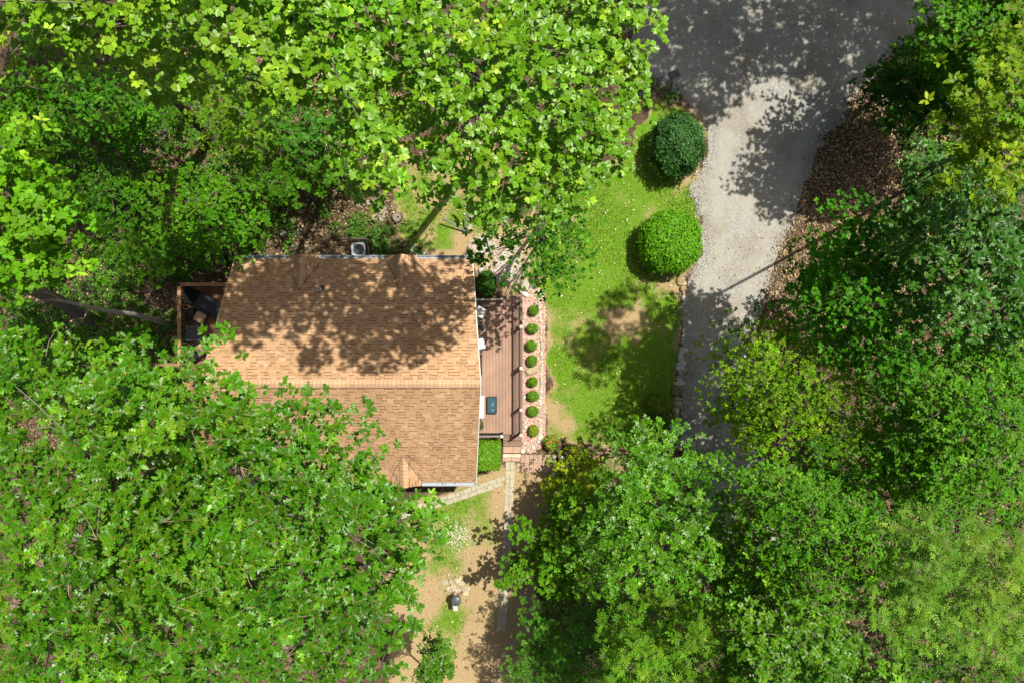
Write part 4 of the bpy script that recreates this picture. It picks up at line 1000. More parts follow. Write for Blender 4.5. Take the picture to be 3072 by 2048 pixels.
    rad = [trunk * 1.5, trunk * 1.12, trunk * .9, trunk * .72, trunk * .42, trunk * .1]
    q.tube([Vector(p - base) for p in path], rad, bark, 9); q.build('trunk', M_BARK, t, smooth_=True)
    order = rs.permutation(len(allc)); limbs = []
    for i in order[:nb]:
        f = rs.uniform(.35, .95); st = np.array(path[2]) * 0 + fork + (topp - fork) * max(0, (f - .5)) if f > .5 else mm + (fork - mm) * (f * 2)
        e = allc[i]; st = st if st[2] < e[2] else fork
        m1 = st + (e - st) * .5 + np.array([0, 0, .12 * np.linalg.norm(e - st)]) * rs.uniform(-.3, 1) + rs.randn(3) * .12
        q = MB(); q.tube([Vector(p - base) for p in (st, m1, e)], [trunk * .38, trunk * .24, .012], tuple(np.array(bark) * 1.15), 6); q.build('branch', M_BARK, t, smooth_=True)
        limbs += [st + (m1 - st) * .6, m1, m1 + (e - m1) * .5]
    limbs = np.array(limbs + [fork, topp])
    q = MB()
    for i in order[nb:nb + 160]:
        e = allc[i]; dd_ = np.linalg.norm(limbs - e, axis=1) + 2. * np.maximum(0, limbs[:, 2] - e[2]); st = limbs[np.argmin(dd_)]
        m1 = (st + e) / 2 + rs.randn(3) * .12
        q.tube([Vector(p - base) for p in (st, m1, e)], [.018, .012, .005], tuple(np.array(bark) * 1.2), 4, False)
    for c, tips, m_ in tipall[:1]:
        for i in range(0, len(tips), 9):
            q.tube([Vector(c[i // m_] - base), Vector((c[i // m_] + tips[i]) / 2 + rs.randn(3) * .03 - base), Vector(tips[i] - base)], [.007, .005, .003], tuple(np.array(bark) * 1.1 + np.array(pet) * .3), 3, False)
    if q.v: tag(q.build('twigs', M_BARK, t), kind='stuff')
    return t

def shrub(name, label, u, v, zc, rx, ry, rz_, n, kind, size, color, seed, group=None, pet=(.1, .08, .03), lumps=.0, boxy=0, mat=None, z0=0., stems=5, nparts=0, yellow=.1, cat='shrub', core=.9):
    """leafy shell with leaves on and under the surface of a rounded or clipped body"""
    rs = np.random.RandomState(seed); x, y = P(u, v, zc)[:2]; base = np.array([x, y, z0]); t = empty(name, tuple(base), label, cat, group)
    d = unit(rs.randn(n * 2, 3)); d = d[d[:, 2] > -.55][:n]; n = len(d)
    r = rs.uniform(.72, 1.0, n) ** .5 if not boxy else rs.uniform(.8, 1., n)
    r = np.where(rs.rand(n) < .05, r * rs.uniform(1.02, 1.13, n), r)
    bump_ = 1 + lumps * (np.sin(d[:, 0] * 7 + seed) * np.sin(d[:, 1] * 6 + 1.3 * seed) + .6 * np.sin(d[:, 2] * 9 + d[:, 0] * 5))
    dd_ = d.copy()
    if boxy:   # points over a rounded block, normals from the faces
        w_ = rs.uniform(-1, 1, (n, 3)); ax = rs.choice(3, n, p=(.27, .27, .46)); sg_ = np.where(ax == 2, 1, rs.choice((-1, 1), n)); w_[np.arange(n), ax] = sg_
        dd_ = w_ / np.maximum((np.abs(w_) ** 8).sum(1, keepdims=True) ** .125, 1.); d = unit(np.sign(w_) * np.abs(w_) ** 4 + 1e-4)
    p = dd_ * (r * bump_)[:, None] * np.array([rx, ry, rz_]) + np.array([x, y, zc - rz_ * .0])
    nr = unit(d / np.array([rx, ry, rz_])); a = rs.randn(n, 3); X, Nn = orient(np.cross(nr, a) + .35 * nr + rs.randn(n, 3) * .2, nr + np.array([0, 0, .35]) + rs.randn(n, 3) * .35)
    s = size * np.clip(1 + rs.randn(n) * .22, .5, 1.6); k = np.clip(1 + rs.randn(n) * .2, .55, 1.6)[:, None]
    yl = ((rs.rand(n) < yellow) * rs.rand(n))[:, None]; col = np.array(color)[None] * k; col = col * (1 - yl) + yl * col * np.array([2.4, 1.6, 1.4])
    foliage(t, base, p, X, Nn, s, col, kind, pet, mat or M_SHRUB, nparts, 'foliage')
    for i in range(stems):
        a = 6.2832 * i / stems; q = MB(); q.tube([(0, 0, -.05), (rx * .3 * math.cos(a), ry * .3 * math.sin(a), zc - z0 - rz_ * .3), (rx * .55 * math.cos(a), ry * .55 * math.sin(a), zc - z0 + rz_ * .0)], [.03 * rx + .006, .02 * rx + .004, .004], (.13, .10, .07), 5); q.build('stem', M_BARK, t)
    return t

# ------------------------------------------------------------------ shrubs and bed plants
for i, (u, v, c) in enumerate(((1601, 932, 0), (1597, 986, 0), (1594, 1037, 0), (1596, 1082, 0), (1598, 1145, 0), (1599, 1187, 0), (1598, 1233, 0), (1601, 1291, 1))):
    nm = ['fourth', 'third', 'second', 'first'][i] if i < 4 else ['first', 'second', 'third', 'fourth'][i - 4]
    shrub('ball_shrub', 'clipped green ball shrub in the pink bed, %s %s the flat boulder' % (nm, 'above' if i < 4 else 'below'), u, v, .22, .195 + .016 * ((i * 7) % 4), .20 + .012 * ((i * 5) % 4), .20 + .02 * ((i * 3) % 3), 1300, 'simple', .062, (.095, .22, .012) if not c else (.15, .25, .012), 30 + i, 'ball shrubs in the pink gravel bed', lumps=.03, stems=3, yellow=.25)
shrub('round_bush', 'large dark green rounded bush beside the driveway bend', 2030, 437, 1.0, 1.12, 1.28, 1.05, 9500, 'simple', .118, (.04, .125, .022), 51, 'round bushes beside the driveway', lumps=.10, yellow=.06, stems=7)
shrub('round_bush', 'large bright lime green rounded bush between lawn and driveway', 2010, 727, .95, 1.32, 1.34, 1.0, 13000, 'simple', .098, (.105, .30, .008), 52, 'round bushes beside the driveway', lumps=.05, yellow=.1, stems=7)
shrub('box_hedge', 'bright green clipped hedge block at the house corner', 1466, 1362, .85, .50, .62, .62, 5600, 'simple', .076, (.11, .27, .010), 53, boxy=2.2, yellow=.12, lumps=.015)
shrub('evergreen_shrub', 'dark green feathery shrub beside the roof under the maple', 1460, 850, .5, .42, .52, .45, 4000, 'lance', .10, (.04, .14, .012), 54, lumps=.08)
shrub('small_shrub', 'yellow-green leafy shrub on the lower lawn by the stone edging', 1968, 1212, .45, .42, .45, .45, 1500, 'ovate', .085, (.15, .24, .015), 55, lumps=.12)
shrub('small_shrub', 'low green shrub under the hickory tips beside the rocks', 1978, 1262, .35, .45, .35, .35, 1100, 'ovate', .085, (.09, .19, .015), 56, lumps=.12)
shrub('potted_plant', 'grey-green potted plant half under the roof edge on the front deck', 1440, 1275, .85, .14, .22, .17, 220, 'ovate', .075, (.10, .13, .07), 57, z0=.5, cat='potted plant', stems=2)
q = MB(); q.lathe((0, 0, 0), [(.10, 0), (.14, .22), (.15, .23), (.13, .20)], (.25, .12, .07), 16); po = [o for o in COL.objects if o.name.startswith('potted_plant') and o.type == 'EMPTY'][0]; q.build('pot', M_CONC, po)
# flowering clump with red blooms
t = shrub('flower_clump', 'light green plant with red flowers at the lower end of the pink bed', 1655, 1328, .30, .32, .33, .30, 700, 'ovate', .085, (.17, .30, .03), 58, lumps=.15, yellow=.3, cat='flowers')
rs = np.random.RandomState(5)
for i in range(13):
    a = rs.rand() * 6.28; r = .30 * math.sqrt(rs.rand()); q = MB(); zc = .30 + .26 * math.sqrt(1 - (r / .36) ** 2)
    for j in range(5):
        b_ = 1.2566 * j + a; c, s = math.cos(b_), math.sin(b_)
        q.quad([(0, 0, 0), (.03 * c - .02 * s, .03 * s + .02 * c, .02), (.055 * c, .055 * s, .012), (.03 * c + .02 * s, .03 * s - .02 * c, .02)], (.62, .03, .04) if i % 4 else (.7, .14, .06))
    q.build('flower', M_SHRUB, t, loc=(r * math.cos(a), r * math.sin(a), zc))
for i in range(9):
    a = rs.rand() * 6.28; q = MB(); q.tube([(0, 0, .1), (.1 * math.cos(a), .1 * math.sin(a), .45), (.2 * math.cos(a), .2 * math.sin(a), .60)], [.016, .014, .003], (.10, .03, .05), 5); q.build('dark_leaf', M_SHRUB, t)
# pink blooms by the maple
t = shrub('rose_bush', 'small rose bush with pink blooms under the maple tips', 1617, 835, .35, .28, .30, .3, 420, 'ovate', .07, (.05, .14, .015), 59, lumps=.1)
for i in range(8):
    a = rs.rand() * 6.28; r = .25 * math.sqrt(rs.rand()); q = MB()
    for j in range(6):
        b_ = 1.047 * j; c, s = math.cos(b_), math.sin(b_); q.quad([(0, 0, 0), (.025 * c - .02 * s, .025 * s + .02 * c, .012), (.045 * c, .045 * s, .02), (.025 * c + .02 * s, .025 * s - .02 * c, .012)], (.75, .28, .33))
    q.build('flower', M_SHRUB, t, loc=(r * math.cos(a), r * math.sin(a), .62))
# hostas: broad single leaves
def hosta(u, v, r, n, size, col, seed, label):
    rs = np.random.RandomState(seed); x, y = P(u, v, .2)[:2]; z0 = float(terrain(x, y)); base = np.array([x, y, z0]); t = empty('hosta', tuple(base), label, 'plant', 'broad-leaved plants by the gutter')
    a = rs.rand(n) * 6.28; rr = r * np.sqrt(rs.rand(n)); p = np.stack([x + np.cos(a) * rr, y + np.sin(a) * rr, z0 + .12 + .22 * (1 - rr / r) + rs.rand(n) * .08], -1)
    X, Nn = orient(np.stack([np.cos(a), np.sin(a), -.1 + .3 * rs.randn(n)], -1) + rs.randn(n, 3) * .25, np.array([0, 0, 1.]) + rs.randn(n, 3) * .3)
    foliage(t, base, p, X, Nn, size * np.clip(1 + rs.randn(n) * .2, .6, 1.4), np.array(col)[None] * np.clip(1 + rs.randn(n) * .2, .6, 1.5)[:, None], 'ovate', (.08, .14, .03), M_SHRUB, 70, 'foliage')
    for i in range(5): q = MB(); q.tube([(0, 0, -.03), (.4 * r * math.cos(i * 1.25), .4 * r * math.sin(i * 1.25), .25)], [.012, .006], (.07, .12, .03), 4); q.build('stem', M_SHRUB, t)
for i, a_ in enumerate(((1118, 735, .45, 90, .17, (.055, .15, .012), 'lower hosta clump right of the air conditioner screen'), (1135, 712, .42, 80, .17, (.06, .16, .012), 'upper hosta clump above the air conditioner screen'), (1085, 676, .55, 150, .13, (.09, .22, .012), 'bright leafy clump above the air conditioner'), (1150, 755, .38, 70, .17, (.05, .14, .012), 'hosta clump touching the gutter'), (1205, 742, .35, 75, .12, (.05, .15, .015), 'small leafy clump beside the gutter stone pile'), (1245, 765, .3, 50, .12, (.05, .15, .015), 'leafy sprig at the gutter below the stone pile'), (965, 625, .35, 60, .14, (.05, .14, .012), 'leafy plant alone on the leaf litter'), (1010, 690, .35, 60, .12, (.06, .14, .015), 'low leafy plant left of the bright clump'))):
    hosta(a_[0], a_[1], a_[2], a_[3], a_[4], a_[5], 70 + i, a_[6])

# ------------------------------------------------------------------ trees
POP = (.135, .27, .04); OAK = (.055, .165, .012); MAP = (.045, .16, .012)
LY3 = ((0, 1.), (-1.3, .7), (-2.8, .5)); LY2 = ((0, 1.), (-1.0, .6)); LYH = ((0, 1.), (-1.1, .75), (-2.4, .55), (-4, .4))
tree('tulip_poplar', 'tulip poplar with large pale leaves filling the top left corner', (-13.2, 8.9), [(-160, -260), (900, -260), (905, 60), (800, 200), (790, 330), (720, 300), (640, 190), (560, 205), (430, 215), (330, 160), (210, 135), (100, 90), (-160, 110)], 16.3, 19.2, 'tulip', .165, (.145, .27, .042), 101, clump=.62, dens=24, k=6, nparts=300, trunk=.24, layers=LY3, bend=np.array([-12.3, 8.9, 5.]), group='tall poplars', mat=M_GLOSSY, yellow=.3, space=.95)
tree('tulip_poplar', 'tall bright green tulip poplar spreading over the yard above the house', (-1.0, 8.6), [(930, -220), (1960, -220), (1955, 60), (1978, 140), (1925, 185), (1935, 260), (1915, 330), (1900, 400), (1905, 480), (1850, 560), (1770, 570), (1740, 620), (1660, 590), (1620, 640), (1500, 590), (1400, 660), (1360, 640), (1300, 590), (1240, 560), (1215, 470), (1180, 420), (1230, 330), (1120, 240), (980, 130)], 14.2, 17.8, 'tulip', .150, (.115, .25, .026), 102, clump=.66, dens=24, k=6, nparts=300, trunk=.18, layers=LYH, group='tall poplars', mat=M_GLOSSY, yellow=.2, space=.98, nb=12, zj=.7, inset=.42)
tree('tulip_poplar', 'narrow tulip poplar with drooping pale tips left of the air conditioner', (-6.8, 9.4), [(700, -200), (1000, -200), (1130, 240), (1230, 330), (1190, 420), (1200, 500), (1150, 560), (1145, 600), (1110, 610), (1075, 550), (1040, 480), (1010, 450), (1060, 370), (1040, 300), (900, 240), (790, 250)], 14.5, 18.2, 'tulip', .155, (.13, .265, .04), 103, clump=.55, dens=26, k=6, nparts=300, trunk=.15, layers=LYH, group='tall poplars', mat=M_GLOSSY, yellow=.35, space=.95, inset=.4)
tree('tulip_poplar', 'young tulip poplar with big round bright leaves at the left edge', (-21.5, 6.0), [(-300, 420), (40, 400), (90, 440), (70, 520), (130, 560), (215, 560), (200, 640), (230, 690), (190, 740), (180, 800), (110, 800), (60, 850), (-300, 900)], 11.5, 13.2, 'tulip', .19, (.12, .28, .03), 104, clump=.6, dens=22, k=5, nparts=300, trunk=.13, layers=LY2, group='tall poplars', yellow=.2)
tree('red_oak', 'big oak with glossy lobed leaves covering the lower left corner', (-12.5, -9.2), [(-130, 1000), (60, 985), (140, 1000), (210, 1075), (330, 1060), (400, 1050), (460, 1110), (540, 1085), (600, 1130), (640, 1240), (600, 1500), (650, 1800), (620, 2190), (-130, 2190)], 15.2, 18.2, 'oak', .175, (.06, .165, .014), 105, clump=.6, dens=26, k=7, nparts=300, trunk=.3, pet=(.42, .20, .03), layers=LYH, group='oaks over the lower left', mat=M_GLOSSY, yellow=.32, space=.95)
tree('red_oak', 'oak with orange leaf stalks overhanging the house roof', (-7.0, -8.6), [(560, 1110), (620, 1130), (720, 1085), (770, 1110), (830, 1190), (870, 1130), (950, 1140), (975, 1220), (1065, 1175), (1115, 1260), (1060, 1330), (1100, 1390), (1215, 1450), (1245, 1480), (1225, 1550), (1300, 1600), (1322, 1650), (1310, 1730), (1265, 1780), (1295, 1850), (1255, 1920), (1215, 1960), (1160, 2080), (1160, 2190), (590, 2190), (620, 1800), (580, 1500)], 13.6, 17.4, 'oak', .165, (.055, .165, .013), 106, clump=.6, dens=26, k=7, nparts=300, trunk=.28, pet=(.42, .20, .03), layers=LY3, group='oaks over the lower left', mat=M_GLOSSY, yellow=.2, space=.95, nb=12, inset=.62)
tree('oak_sapling', 'small oak sprig at the bottom edge beside the sandy yard', (-3.6, -14.6), [(1270, 1950), (1330, 1925), (1360, 1960), (1345, 2010), (1290, 2090), (1250, 2060)], 6.2, 6.8, 'oak', .15, (.055, .15, .012), 107, clump=.35, dens=60, k=6, nparts=40, trunk=.05, layers=LY2, pet=(.3, .16, .03), mat=M_GLOSSY)
tree('maple', 'dark green maple branch drooping over the deck corner stones', (1.6, 5.6), [(1420, 690), (1480, 600), (1600, 590), (1700, 600), (1760, 660), (1780, 740), (1750, 820), (1690, 850), (1640, 800), (1600, 830), (1545, 850), (1480, 800), (1425, 770)], 5.4, 7.4, 'maple', .14, (.038, .14, .012), 108, clump=.62, dens=24, k=5, nparts=300, trunk=.10, layers=((0, .8), (-.9, .5)), yellow=.06, space=1.0)
tree('maple', 'light maple spray hanging over the lawn next to the dark maple', (2.4, 6.6), [(1690, 600), (1760, 640), (1800, 690), (1740, 790), (1735, 850), (1680, 830), (1650, 720)], 6.4, 7.6, 'maple', .14, (.075, .20, .025), 109, clump=.5, dens=20, k=5, nparts=80, trunk=.06, layers=((0, .8), (-.8, .3)), space=1.)
# --- lower right group
tree('hickory', 'hickory with broad compound leaves crowning the lower centre trees', (6.2, -8.2), [(1840, 1370), (1870, 1340), (1900, 1290), (1960, 1300), (2040, 1295), (2090, 1370), (2140, 1350), (2190, 1400), (2215, 1450), (2200, 1520), (2240, 1600), (2290, 1700), (2260, 1800), (2100, 1850), (1900, 1850), (1780, 1800), (1730, 1700), (1750, 1560), (1790, 1460)], 3.8, 8.0, 'hickory', .28, (.075, .205, .022), 110, clump=.75, dens=13, k=6, nparts=300, trunk=.2, layers=LY3, pet=(.12, .14, .03), mat=M_GLOSSY, space=.85, nb=12, yellow=.15)
tree('yellow_shrub', 'yellow-green leafy shrub covering the start of the wooden walkway', (2.6, -6.1), [(1670, 1400), (1700, 1365), (1740, 1350), (1800, 1400), (1830, 1440), (1780, 1500), (1700, 1490), (1650, 1500), (1640, 1470)], 1.2, 2.2, 'ovate', .13, (.17, .25, .022), 111, clump=.5, dens=42, k=6, nparts=60, trunk=.04, layers=LY2, yellow=.4, cat='shrub', nb=5)
tree('elm', 'small round-leaved elm reaching its branch over the paver path', (1.9, -9.4), [(1490, 1755), (1530, 1700), (1590, 1670), (1640, 1650), (1530, 1612), (1550, 1575), (1620, 1605), (1670, 1590), (1640, 1530), (1660, 1480), (1720, 1470), (1800, 1560), (1800, 1700), (1700, 1800), (1620, 1790), (1590, 1720), (1530, 1760)], 2.0, 4.4, 'round', .125, (.085, .205, .016), 112, clump=.42, dens=52, k=6, nparts=120, trunk=.08, layers=LY2, yellow=.1, space=.85)
tree('dogwood', 'blue-green dogwood at the bottom below the path end', (2.2, -14.), [(1555, 2100), (1535, 1960), (1575, 1930), (1560, 1850), (1600, 1820), (1680, 1850), (1760, 1800), (1830, 1850), (1850, 2000), (1900, 2180), (1560, 2180)], 2.8, 5.0, 'hickory', .20, (.05, .165, .03), 113, clump=.6, dens=28, k=6, nparts=120, trunk=.1, layers=LY2, yellow=.1)
tree('ash', 'loose ash crown along the bottom edge right of the dogwood', (7.0, -13.5), [(1830, 1850), (2000, 1840), (2200, 1830), (2280, 1900), (2220, 2010), (2250, 2180), (1850, 2180)], 7.5, 10.5, 'ash', .27, (.085, .215, .03), 114, clump=.7, dens=18, k=6, nparts=120, trunk=.14, layers=LY3, yellow=.15)
tree('pin_oak', 'oak with orange twigs at the bottom edge right of centre', (10.5, -13.8), [(2200, 1900), (2280, 1830), (2400, 1840), (2540, 1880), (2590, 1960), (2560, 2080), (2660, 2030), (2800, 2040), (2800, 2180), (2200, 2180)], 9.5, 12.5, 'oak', .17, (.07, .18, .016), 115, clump=.55, dens=30, k=7, nparts=160, trunk=.16, pet=(.42, .22, .03), layers=LY3, mat=M_GLOSSY, yellow=.2)
tree('locust', 'pale yellow-green feathery tree wedged right of the hickory', (11.5, -9.5), [(2190, 1490), (2270, 1470), (2310, 1560), (2330, 1660), (2380, 1700), (2320, 1780), (2260, 1720), (2220, 1600)], 7., 8.6, 'lance', .10, (.15, .24, .03), 116, clump=.5, dens=60, k=7, nparts=60, trunk=.1, layers=LY2, yellow=.3)
tree('sapling', 'leafy sapling filling the gap below the feathery tree', (11.2, -10.8), [(2180, 1680), (2300, 1660), (2400, 1720), (2440, 1840), (2300, 1880), (2180, 1840)], 6.0, 8.0, 'ovate', .13, (.07, .19, .016), 129, clump=.65, dens=30, k=6, nparts=60, trunk=.08, layers=LY3)
tree('elm', 'tall dark elm filling the gap right of the feathery tree', (13.2, -9.2), [(2260, 1470), (2350, 1430), (2500, 1460), (2640, 1500), (2700, 1600), (2660, 1760), (2560, 1840), (2420, 1840), (2340, 1760), (2330, 1600)], 8.2, 11.2, 'ovate', .13, (.07, .195, .016), 117, clump=.65, dens=34, k=6, nparts=200, trunk=.16, layers=LY3, yellow=.12)
tree('ash', 'pale blue-green ash crown at the lower right edge', (18.5, -12.0), [(2640, 1700), (2720, 1580), (2850, 1570), (2980, 1600), (3100, 1660), (3230, 1700), (3230, 2000), (3050, 1990), (2880, 1900), (2750, 1880), (2680, 1900), (2600, 1820)], 9.5, 12.2, 'ash', .26, (.105, .225, .055), 118, clump=.7, dens=20, k=6, nparts=200, trunk=.18, layers=LY3, yellow=.1, space=.85)
tree('sapling', 'dark leafy sapling in the bottom right corner', (17.5, -15.0), [(2700, 1980), (2820, 1900), (2960, 1960), (3100, 2000), (3300, 2100), (3300, 2180), (2700, 2180), (2760, 2080)], 5., 7., 'ovate', .13, (.05, .14, .012), 119, clump=.65, dens=26, k=6, nparts=60, trunk=.08, layers=LY2)
# --- right side
tree('elm', 'lime green small-leaved elm leaning over the driveway', (14.6, -3.2), [(2125, 1180), (2160, 1130), (2200, 1100), (2220, 1010), (2300, 970), (2380, 960), (2470, 1010), (2560, 1090), (2620, 1120), (2660, 1250), (2640, 1360), (2560, 1400), (2440, 1370), (2330, 1350), (2230, 1370), (2210, 1300), (2220, 1220)], 5.6, 8.8, 'ovate', .10, (.12, .235, .010), 120, clump=.68, dens=42, k=7, nparts=200, trunk=.14, layers=LY3, yellow=.3, space=.82, pet=(.16, .2, .03))
tree('maple', 'mid green maple above the lime green elm beside the driveway', (15.6, 1.6), [(2500, 560), (2580, 545), (2620, 610), (2680, 660), (2720, 760), (2780, 900), (2800, 1050), (2760, 1200), (2650, 1130), (2560, 1060), (2470, 1000), (2400, 900), (2470, 820), (2520, 740), (2560, 680)], 8.0, 10.4, 'maple', .135, (.05, .18, .012), 121, clump=.65, dens=34, k=6, nparts=250, trunk=.15, layers=LY3, yellow=.12, space=.85)
tree('red_oak', 'dark blue-green oak with star-shaped leaf sprays at the right edge', (16.8, 4.6), [(2660, 660), (2740, 560), (2720, 480), (2830, 440), (2900, 480), (3000, 520), (3230, 520), (3230, 1010), (3050, 1020), (2900, 1010), (2790, 940), (2720, 800)], 10.6, 12.4, 'oak', .20, (.045, .145, .025), 122, clump=.65, dens=28, k=7, nparts=300, trunk=.10, pet=(.16, .16, .03), layers=LY2, mat=M_GLOSSY, yellow=.08, space=.9)
tree('pin_oak', 'yellow-green pin oak with orange twigs at the upper right edge', (17.2, 6.6), [(2830, 330), (2900, 260), (2960, 240), (2980, 100), (3060, 20), (3230, 20), (3230, 560), (3060, 560), (2960, 540), (2880, 460)], 14.6, 16.8, 'oak', .185, (.115, .20, .014), 123, clump=.55, dens=22, k=7, nparts=220, trunk=.08, pet=(.5, .26, .03), layers=LY2, yellow=.35, space=.95)
tree('maple', 'bright small maple in the top right corner', (20.2, 14.2), [(2800, 70), (2850, -20), (2890, -180), (3200, -240), (3300, 0), (3200, 230), (3060, 260), (2960, 260), (2930, 200), (2850, 150)], 8.0, 9.4, 'maple', .14, (.065, .19, .016), 124, clump=.65, dens=34, k=6, nparts=120, trunk=.12, layers=LY3, yellow=.15)
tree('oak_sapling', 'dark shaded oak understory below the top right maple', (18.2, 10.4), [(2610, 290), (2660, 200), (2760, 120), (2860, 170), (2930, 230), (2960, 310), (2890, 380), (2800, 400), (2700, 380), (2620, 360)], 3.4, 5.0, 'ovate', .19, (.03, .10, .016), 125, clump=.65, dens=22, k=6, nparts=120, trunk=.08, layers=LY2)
tree('beech', 'beech with broad oval leaves in layered sprays at the right edge', (19.5, -3.2), [(2700, 1130), (2790, 1100), (2900, 1020), (3060, 1000), (3230, 1000), (3230, 1560), (3050, 1570), (2900, 1560), (2790, 1540), (2740, 1440), (2800, 1330), (2730, 1250)], 8.4, 11.6, 'ovate', .15, (.07, .195, .018), 126, clump=.7, dens=26, k=6, nparts=300, trunk=.2, layers=LYH, yellow=.12, space=.9)
tree('hickory', 'shaded hickory between the lime elm and the beech', (17.4, -6.2), [(2400, 1360), (2520, 1380), (2640, 1340), (2760, 1280), (2800, 1420), (2780, 1540), (2680, 1560), (2540, 1500), (2420, 1450)], 6.6, 8.8, 'hickory', .27, (.06, .175, .02), 127, clump=.7, dens=18, k=6, nparts=120, trunk=.12, layers=LY3, pet=(.1, .12, .03))
tree('sapling', 'low dark leafy sapling at the driveway edge below the maple', (13.2, .6), [(2390, 850), (2440, 800), (2490, 820), (2480, 880), (2430, 910)], 2.2, 3.0, 'ovate', .16, (.035, .12, .02), 128, clump=.5, dens=26, k=6, nparts=30, trunk=.04, layers=LY2)
# --- understory at the upper left
U = [('redbud', 'round-leaved redbud between the poplars and the house roof', (-11.6, 5.6), [(430, 560), (520, 510), (640, 520), (740, 540), (780, 600), (770, 700), (700, 740), (660, 790), (600, 760), (520, 720), (440, 680)], 3.0, 4.6, 'round', .13, (.07, .185, .014), .55, 200, 30),
     ('spicebush', 'yellow-green understory tree right of the leaning trunk', (-12.4, 9.8), [(560, 330), (620, 260), (720, 240), (800, 270), (830, 340), (780, 430), (690, 460), (600, 420)], 4.2, 6.4, 'ovate', .14, (.10, .20, .016), .6, 100, 30),
     ('sapling', 'blue-green broad-leaved sapling under the drooping poplar tips', (-9.8, 9.2), [(800, 300), (900, 290), (1000, 330), (1020, 400), (940, 470), (840, 440)], 3.6, 5.2, 'maple', .17, (.045, .15, .03), .6, 80, 22),
     ('sapling', 'dark sapling with oval leaves beyond the redbud', (-10.2, 7.2), [(720, 470), (820, 440), (940, 480), (1000, 500), (960, 560), (880, 590), (800, 600), (740, 540)], 2.6, 3.8, 'hickory', .24, (.05, .155, .012), .55, 80, 20),
     ('sweetgum', 'small-leaved dark tree left of the leaning trunk', (-18.6, 11.6), [(20, 180), (140, 150), (300, 200), (420, 240), (440, 330), (360, 400), (250, 380), (120, 330), (20, 300)], 4.6, 7.0, 'maple', .13, (.05, .16, .016), .6, 100, 30),
     ('sapling', 'leafy sapling at the left edge above the young poplar', (-21.6, 10.2), [(-150, 250), (40, 260), (150, 320), (190, 400), (120, 450), (20, 420), (-150, 400)], 4.2, 6.0, 'ovate', .14, (.065, .18, .014), .6, 60, 30),
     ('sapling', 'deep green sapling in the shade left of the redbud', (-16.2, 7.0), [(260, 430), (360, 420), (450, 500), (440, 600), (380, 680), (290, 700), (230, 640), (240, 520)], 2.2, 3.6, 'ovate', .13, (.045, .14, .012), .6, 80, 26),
     ('sapling', 'sapling with fan-shaped leaf sprays above the rear deck', (-15.6, 3.6), [(330, 720), (420, 680), (500, 700), (560, 740), (540, 800), (470, 830), (380, 830), (330, 790)], 1.4, 2.6, 'hickory', .22, (.055, .165, .014), .55, 60, 24),
     ('sapling', 'bright sapling below the bare branches at the left', (-19.2, .9), [(180, 985), (280, 990), (400, 985), (440, 1020), (380, 1060), (260, 1070), (180, 1050), (120, 1000)], 1.6, 3.0, 'ovate', .12, (.07, .19, .016), .55, 60, 30),
     ('sapling', 'low sapling at the left edge above the oak', (-21.5, -.3), [(-100, 860), (60, 880), (140, 930), (150, 990), (60, 1010), (-100, 1000)], 3.0, 5.0, 'ovate', .13, (.05, .155, .014), .6, 50, 26),
     ('sapling', 'dense dark sapling directly below the leaning poplar trunk', (-15.2, 9.6), [(290, 300), (400, 270), (500, 300), (560, 380), (540, 460), (440, 480), (340, 440), (290, 380)], 2.6, 4.2, 'ovate', .13, (.05, .15, .012), .6, 60, 30),
     ('sapling', 'broad sapling at the upper edge of the litter patch', (-8.4, 7.8), [(930, 430), (1030, 420), (1080, 480), (1040, 540), (960, 560), (900, 520)], 1.6, 2.8, 'ovate', .14, (.055, .155, .014), .5, 50, 30),
     ('sapling', 'shaded sapling between the young poplar and the deep green sapling', (-18.8, 8.6), [(60, 440), (180, 430), (270, 480), (260, 580), (200, 680), (120, 560)], 2.0, 3.4, 'ovate', .13, (.045, .14, .012), .6, 50, 28),
     ('sapling', 'pale green sapling between the oak and the rear deck stair', (-16.4, -2.4), [(250, 1080), (330, 1040), (400, 1060), (480, 1110), (470, 1180), (380, 1220), (280, 1200)], 2.0, 3.4, 'round', .10, (.09, .20, .02), .55, 60, 34)]
for i, (nm, lab, bs, pl, ze, zt_, kd, sz, cl, cp, npt, dn) in enumerate(U):
    tree(nm, lab, bs, pl, ze, zt_, kd, sz, cl, 140 + i, clump=cp, dens=dn, k=6, nparts=npt, trunk=.05, layers=LY2, nb=6, space=.9, group='understory trees at the upper left', yellow=.1)
# --- trees just outside the picture whose shade falls across the driveway and the woods
def outside(name, label, bx, by, r, z0, z1, kind, size, col, seed, clump=.9, dens=22):
    n = 14; pl = [(bx + r * (1 + .18 * math.sin(3.1 * i + seed)) * math.cos(6.2832 * i / n), by + r * (1 + .18 * math.cos(2.3 * i + seed)) * math.sin(6.2832 * i / n)) for i in range(n)]
    tree(name, label, (bx, by), pl, z0, z1, kind, size, col, seed, clump=clump, dens=dens, k=6, nparts=0, trunk=.16, layers=LY3, world=True, group='trees just outside the picture')
outside('tulip_poplar', 'poplar beyond the top edge that shades the gravel drive', 12.0, 16.6, 3.5, 9.5, 12.5, 'tulip', .2, POP, 201)
outside('tulip_poplar', 'second poplar beyond the top edge right of the first', 18.0, 17.0, 2.8, 9.5, 12., 'tulip', .2, POP, 208)
outside('red_oak', 'oak beyond the top right corner', 23.0, 17.0, 3.0, 10, 13, 'oak', .22, OAK, 202)
outside('red_oak', 'oak beyond the right edge that shades the driveway', 17.9, 10.6, 2.1, 9.0, 11, 'oak', .22, OAK, 203)
outside('tulip_poplar', 'poplar beyond the top edge left of the drive', 6.8, 17.6, 2.2, 9.5, 12, 'tulip', .2, POP, 204)
